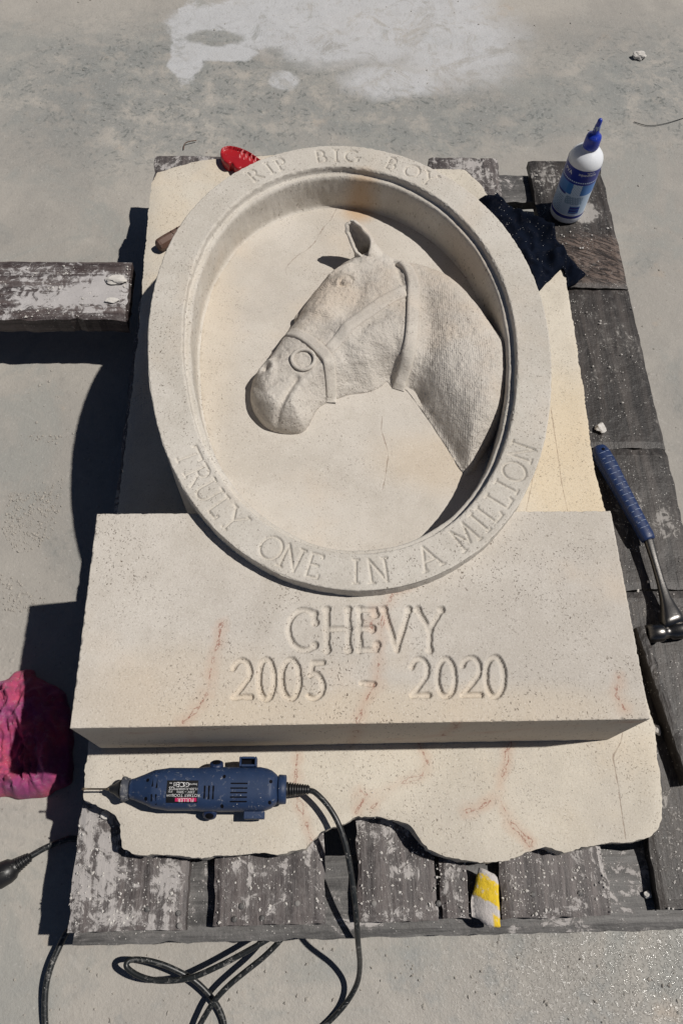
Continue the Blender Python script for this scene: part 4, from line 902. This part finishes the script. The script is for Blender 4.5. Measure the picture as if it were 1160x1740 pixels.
# ------------------------------------------------------------ glue bottle
def bottle():
    b = W(960, 362, ZB); t = thing('glue_bottle', (b[0], b[1], ZB + .001), 'white squeeze bottle with a blue printed label and blue pointed cap', 'glue bottle')
    T = Matrix.Translation((b[0], b[1], ZB + .001)); r = .0315
    v, f = xf(lathe([(0, 0), (r - .004, 0), (r - .001, .002), (r, .006), (r, .126), (r - .0006, .130), (r - .003, .137), (r - .008, .1435), (r - .015, .148), (.0125, .151), (.0105, .153), (.0105, .160)], 64), T); obj('bottle_body', v, f, M['white_pl'], t)
    v, f = lathe([(.0132, .1525), (.0138, .154), (.0136, .172), (.0125, .1755), (.0085, .178), (.0062, .181), (.0050, .190), (.0042, .200), (.0040, .206), (.0022, .2085), (0, .209)], 40)
    v = [(x * (1 + (.035 if int((math.atan2(y, x) + PI) / (2 * PI) * 40 + .5) % 2 and z < .172 else 0)), y, z) for x, y, z in v]
    capo = obj('nozzle_cap', *xf((v, f), T), M['cap_blue'], t)
    bm = bmesh.new(); bmesh.ops.create_icosphere(bm, subdivisions=3, radius=1)
    for q in bm.verts:
        k = 1 + .35 * noise.noise(q.co * 2.2); q.co = Vector((q.co.x * .0052 * k, q.co.y * .0052 * k, .190 + q.co.z * .012 * k)); q.co = T @ q.co
    bm_obj('dried_glue', bm, M['glue'], capo)
    # label: printed cells wrapped round the body; angle 0 faces the camera
    f0 = math.atan2(-b[1], -b[0]); NA, NZ = 96, 56; Z0, Z1 = .010, .127; mats = [M[k] for k in ('white_pl', 'lab_navy', 'lab_mid', 'lab_pale', 'lab_grey')]
    V = []; FM = []; rr = r + .0003
    an = np.linspace(-2.1, 2.1, NA); zs = np.linspace(Z0, Z1, NZ)
    for a in an:
        for z in zs: V.append((b[0] + rr * math.cos(f0 + a), b[1] + rr * math.sin(f0 + a), ZB + .001 + z))
    for i in range(NA - 1):
        for j in range(NZ - 1):
            a = (an[i] + an[i + 1]) / 2; z = (zs[j] + zs[j + 1]) / 2
            if z > .100: c = 1 if z < .125 else 0
            elif z > .098: c = 3 if i % 3 else 1
            elif z > .094: c = 1
            elif z > .070:
                c = 2
                if -.12 < a < .42: c = 3 if z > .092 - .0 or (i + j * 2) % 5 else 4
            elif .066 < z and a < -.42: c = 1
            elif z > .0235:
                c = 3
                if .048 < z < .066 and -.35 < a < .75: c = 4 if (i * 3 + j * 5) % 7 else 3
                if .044 > z > .026 and .12 < a < .75: c = 1 if j % 3 else 2
                if a < -.45 and j % 2 == 0 and z < .06 and (i + j) % 5: c = 4
                if a > 1.35: c = 0
            elif .0135 < z < .0215: c = 1
            else: c = 0
            FM.append(c)
    obj('label', V, quads(NA, NZ), None, t, mats=mats, fmat=FM)
    lb = t.children[-1]
    for s_, a0, zz, sz in (('aquadhere', .46, .1165, .0078), ('exterior', .62, .1215, .0045), ('PVA', -.75, .113, .0105)):
        tv, tf = text_vf(s_, sz, 0); tv = [(b[0] + (rr + .0004) * math.cos(f0 + a0 + x / rr), b[1] + (rr + .0004) * math.sin(f0 + a0 + x / rr), ZB + .001 + zz + y) for x, y, z in tv]
        obj('print', tv, tf, M['white_pl'], lb, False)
bottle()

# ------------------------------------------------------------ cloths
def folds(X, amp, sc, seed, ridge=1.2):
    a = np.array([noise.noise((x * sc, y * sc, seed)) for x, y in X]); b = np.array([noise.noise((x * sc * 2.3 + a_ * 1.5, y * sc * 1.6, seed + 5)) for (x, y), a_ in zip(X, a)])
    c = np.array([noise.noise((x * sc * 5 + 2 * b_, y * sc * 4, seed + 8)) for (x, y), b_ in zip(X, b)])
    return amp * (np.clip(1 - np.abs(a) * 2.6, 0, 1) * .45 + np.clip(1 - np.abs(b) * 3, 0, 1) ** ridge * .38 + np.clip(1 - np.abs(c) * 3, 0, 1) * .17)
K4 = lambda L: [(780 + x / 3.053, 160 + y / 3.053) for x, y in L]
co = WP(K4([(80, 560), (120, 546), (165, 545), (225, 567), (290, 597), (340, 603), (385, 620), (440, 652), (480, 682), (520, 730), (545, 752), (600, 792), (650, 830), (690, 858), (655, 888), (640, 905), (590, 925), (560, 934), (535, 893), (500, 930), (455, 970), (405, 1015), (360, 1000), (300, 900), (200, 740), (110, 640)]), .172)
co = rough(resample(catmull(co, 4, True), .003), .0015, 60, 2)
SOf = SO
def cloth_z(X, d):
    di = dist_poly(X, SO, True) * np.where(inside(X, SO), 1, -1); base = ZB + .003 + (ZS - ZB) * np.clip((di + .012) / .014, 0, 1)
    return base + .0015 + np.clip(d / .02, 0, 1) * folds(X, .040, 8, 3) + np.clip(d / .006, 0, 1) * .002
bc = patch(co, .0042, cloth_z, ZB + .002, 'black_cloth', M['black_cloth'], None, nskirt=1)
reg(bc, 'crumpled black cloth tucked beside the plaque and hanging onto the right board', 'cloth')
K8p = lambda L: [(x / 2.352, 1000 + y / 2.352) for x, y in L]
po = WP(K8p([(-180, 420), (-60, 380), (0, 368), (28, 355), (55, 332), (100, 318), (130, 322), (140, 350), (190, 372), (240, 400), (262, 440), (280, 520), (286, 600), (284, 680), (284, 725), (280, 770), (255, 790), (215, 806), (180, 826), (120, 833), (70, 842), (30, 830), (-20, 835), (-120, 850), (-200, 800)]), .012)
po = rough(resample(catmull(po, 4, True), .004), .0025, 50, 4)
def pink_z(X, d): return .003 + np.clip(d / .03, 0, 1) ** .6 * (folds(X, .034, 13, 11, .7) + folds(X @ np.array([[.8, .6], [-.2, .5]]), .026, 26, 4, .7) + .010) + .0012 * nz(X, 70, 2, 3)
pk = patch(po, .0027, pink_z, .001, 'pink_cloth', M['pink_cloth'], None, nskirt=1); reg(pk, 'crumpled magenta pink cloth lying on the floor at the left edge', 'cloth')

# ------------------------------------------------------------ handles behind the plaque
K3 = lambda L: [(180 + x / 2.762, 220 + y / 2.762) for x, y in L]
zr = ZS + .020
ro = WP(K3([(538, 95), (548, 80), (575, 73), (605, 76), (640, 86), (680, 105), (715, 130), (745, 152), (765, 175), (740, 190), (715, 180), (695, 186), (672, 197), (652, 190), (640, 178), (622, 182), (603, 174), (592, 155), (575, 158), (556, 148), (545, 135), (537, 118)]), zr)
ro = resample(catmull(ro, 5, True), .0016); rax = WP(K3([(540, 100), (760, 165)]), zr); ru = (rax[1] - rax[0]) / np.linalg.norm(rax[1] - rax[0])
def red_z(X, d):
    s_ = (X - rax[0]) @ ru; rib = (np.abs((s_ % .0105) - .005) < .0011) & (s_ > .030); o_ = (X - rax[0]) @ np.array([-ru[1], ru[0]])
    rec = np.clip((d - .0026) / .0008, 0, 1) * (o_ > -.004); rec = np.where(rib, 0, rec)
    return zr - .007 * rec - .0025 * np.exp(-d / .001)
rh = thing('red_handle', (*W(412, 268, ZS), ZS), 'red plastic saw handle with finger grooves behind the plaque', 'handle')
patch(ro, .0016, red_z, ZS + .001, 'handle_shell', M['red'], rh, nskirt=4)
bh = thing('brown_handle', (*W(290, 408, ZS), ZS), 'worn brown tool handle poking out from under the left of the plaque', 'handle')
a, b = np.array([*W(268, 419, ZS + .012), ZS + .012]), np.array([*W(345, 372, ZS + .012), ZS + .012]); ax = b - a
v, f = tube([a + ax * q for q in (0, .02, .06, .2, .4, .6, 1)], [.0075, .0105, .0116, .0118, .0112, .0105, .010], 8); obj('grip', v, f, M['yellow_old'], bh, False)
u = ax / np.linalg.norm(ax); s_ = np.cross(u, [0, 0, 1])
for i in range(3):
    p = a + ax * (.34 + .13 * i) + np.array([0, 0, .0108]); v, f = tube([p - s_ * .005, p, p + s_ * .004], .0011, 6); obj('rib', v, f, M['yellow_old'], bh)

# ------------------------------------------------------------ loose fragments
def shard():
    K7 = lambda L: [(560 + x / 1.933, 1160 + y / 1.933) for x, y in L]
    m, y = painted(); c1 = W(832, 1517, .142); q0 = float(c1[1] + .6 * c1[0])
    band = m.math('MULTIPLY', m.ss(y, q0 - .014, q0 - .011), m.ss(y, q0 + .017, q0 + .014)); band2 = m.ss(y, q0 - .022, q0 - .026); o = m.sep()
    band = m.math('MAXIMUM', band, m.math('MULTIPLY', band2, m.ss(o[0], float(c1[0]) - .001, float(c1[0]) + .003)))
    band = m.math('MULTIPLY', band, m.ss(m.noise(140, 5, .75), .3, .45))
    mat = m.fin(m.mix(band, m.mix(m.noise(50), (.42, .39, .38), (.62, .58, .55)), (.72, .50, .035)), .85, m.bump(m.noise(150, 5, .7), .9, .0025), .2)
    t = WP(K7([(495, 608), (520, 618), (540, 628), (551, 640), (555, 665), (556, 720), (559, 770), (560, 803), (535, 802), (515, 795), (495, 780), (472, 768), (469, 720), (474, 690), (483, 660), (488, 630)]), .143)
    t = rough(resample(t, .002), .0008, 120, 3); r0 = t.mean(0)
    o_ = patch(t, .0035, lambda X, d: .136 + (X[:, 0] - r0[0]) * .30 + .006 * np.clip(1 - ((X[:, 0] - r0[0]) / .02) ** 2, 0, 1) + .0012 * nz(X, 60, 2) - .001 * np.exp(-d / .001), ZB + .0008, 'painted_shard', mat, None, skirt_rough=.001, nskirt=2)
    reg(o_, 'pale stone shard painted with a yellow stripe, bridging a gap between front boards', 'shard')
shard()
def rock(name, px, py, z, sx, sy, sz, seed, label, cat='stone chip', mat=None):
    c = W(px, py, z); bm = bmesh.new(); bmesh.ops.create_icosphere(bm, subdivisions=3, radius=1)
    for v in bm.verts:
        n_ = 1 + .45 * noise.noise(v.co * 1.3 + Vector((seed, seed, 0))) + .16 * noise.noise(v.co * 3.5 + Vector((0, seed, 0)))
        p = v.co * n_; v.co = Vector((c[0] + p.x * sx, c[1] + p.y * sy, z + max(0, (p.z * .8 + .45)) * sz))
    o = bm_obj(name, bm, mat or M['chip'], None, False); return reg(o, label, cat, 'loose chips and lumps around the stones')
rock('stone_chip', 1084, 98, .001, .016, .013, .012, 3, 'pale angular stone chip alone on the floor beyond the bottle')
rock('stone_chip', 1019, 728, ZB + .001, .009, .009, .005, 5, 'chalky white dust lump on the right board above the hammer')
rock('stone_chip', 1113, 1241, ZB + .001, .0055, .0065, .006, 8, 'small white stone chip between the slab corner and the dark batten')
rock('stone_chip', 1098, 1520, ZB - TB, .005, .0042, .005, 12, 'small white chip near the front right corner of the pallet')
rock('plaster_lump', 197, 478, zt + .0005, .020, .010, .007, 15, 'lump of white plaster stuck on the left plank near its end', 'plaster lump')
rock('plaster_lump', 190, 511, zt + .0005, .012, .006, .004, 18, 'small flat plaster crust below the larger lump on the left plank', 'plaster lump')
rock('stone_chip', 180, 1385, ZB + .001, .006, .005, .004, 21, 'tiny pale chip on the dusty board beside the slab left corner')
def twig(px, z, r, label, nm, mat):
    v, f = tube(catmull([(*W(x, y, z), z + dz) for x, y, dz in px], 6), r, 6); reg(obj(nm, v, f, mat), label, 'twig' if nm == 'twig' else 'wire')
twig([(312, 254, 0), (314, 246, .002), (322, 243, .004), (334, 240, .002)], .003, .0011, 'tiny curled twig on the floor behind the pallet', 'twig', M['yellow_old'])
twig([(1076, 207, 0), (1100, 214, .001), (1130, 210, .001), (1165, 199, 0)], .002, .0008, 'thin dark wire strand on the floor right of the bottle', 'wire_strand', M['black_plastic'])

def crumbs(name, label, regions, smin, smax, seed):
    g = np.random.default_rng(seed); V = []; F = []
    base = np.array([(1, 0, 0), (-1, 0, 0), (0, 1, 0), (0, -1, 0), (0, 0, 1), (0, 0, -1)], float); tri = np.array([(0, 2, 4), (2, 1, 4), (1, 3, 4), (3, 0, 4), (2, 0, 5), (1, 2, 5), (3, 1, 5), (0, 3, 5)])
    c = 0
    for (x0, x1, y0, y1, z, n, gate) in regions:
        a, b_ = W(x0, y1, z), W(x1, y0, z)
        for _ in range(n):
            p = np.array([g.uniform(min(a[0], b_[0]), max(a[0], b_[0])), g.uniform(min(a[1], b_[1]), max(a[1], b_[1]))])
            if gate and noise.noise((p[0] * gate, p[1] * gate, seed)) < .05: continue
            if z == ZB and not (any(q0 + .003 < p[0] < q1 - .003 for q0, q1 in ((-.312, -.16), (-.13, .016), (.054, .202), (.24, .385), (.446, .597))) and YF + .004 < p[1] < YK): continue
            if z == ZB and inside(p[None], SO)[0]: continue
            s_ = smin + (smax - smin) * g.random() ** 3.5; P = base * (1 + g.uniform(-.35, .35, (6, 3))) * s_ * np.array([1, g.uniform(.5, 1), .55]); an = g.uniform(0, 6.28)
            R_ = np.array([[math.cos(an), -math.sin(an), 0], [math.sin(an), math.cos(an), 0], [0, 0, 1]]); P = P @ R_.T + np.array([p[0], p[1], z + s_ * .35]); V.append(P); F.append(tri + c); c += 6
    o = obj(name, np.vstack(V), np.vstack(F), M['grit'] if z == 0 else M['chip'], None, False); reg(o, label, 'stone crumbs', None, 'stuff')
crumbs('board_crumbs', 'white stone crumbs scattered over the dark pallet boards', [(110, 1160, 1380, 1580, ZB, 1500, 0), (960, 1200, 290, 1300, ZB, 1100, 0), (740, 1040, 270, 420, ZB, 200, 0), (600, 1060, 1430, 1580, ZB, 420, 0)], .0005, .0024, 3)
crumbs('floor_crumbs', 'crumbs of stone and mortar lying on the concrete floor', [(-20, 120, 740, 1040, 0, 2600, 9), (0, 1160, 0, 260, 0, 500, 6), (700, 1200, 1590, 1760, 0, 200, 0), (0, 700, 1600, 1760, 0, 160, 0), (0, 240, 600, 900, 0, 160, 0), (1080, 1200, 250, 800, 0, 90, 0)], .0006, .0032, 5)
crumbs('plank_crumbs', 'plaster crumbs caked over the left plank', [(-30, 228, 450, 540, zt, 500, 20)], .0006, .003, 6)
crumbs('slab_grit', 'fine grit strewn on the pale slab', [(150, 1110, 1285, 1440, ZS, 160, 0)], .0004, .0010, 8)
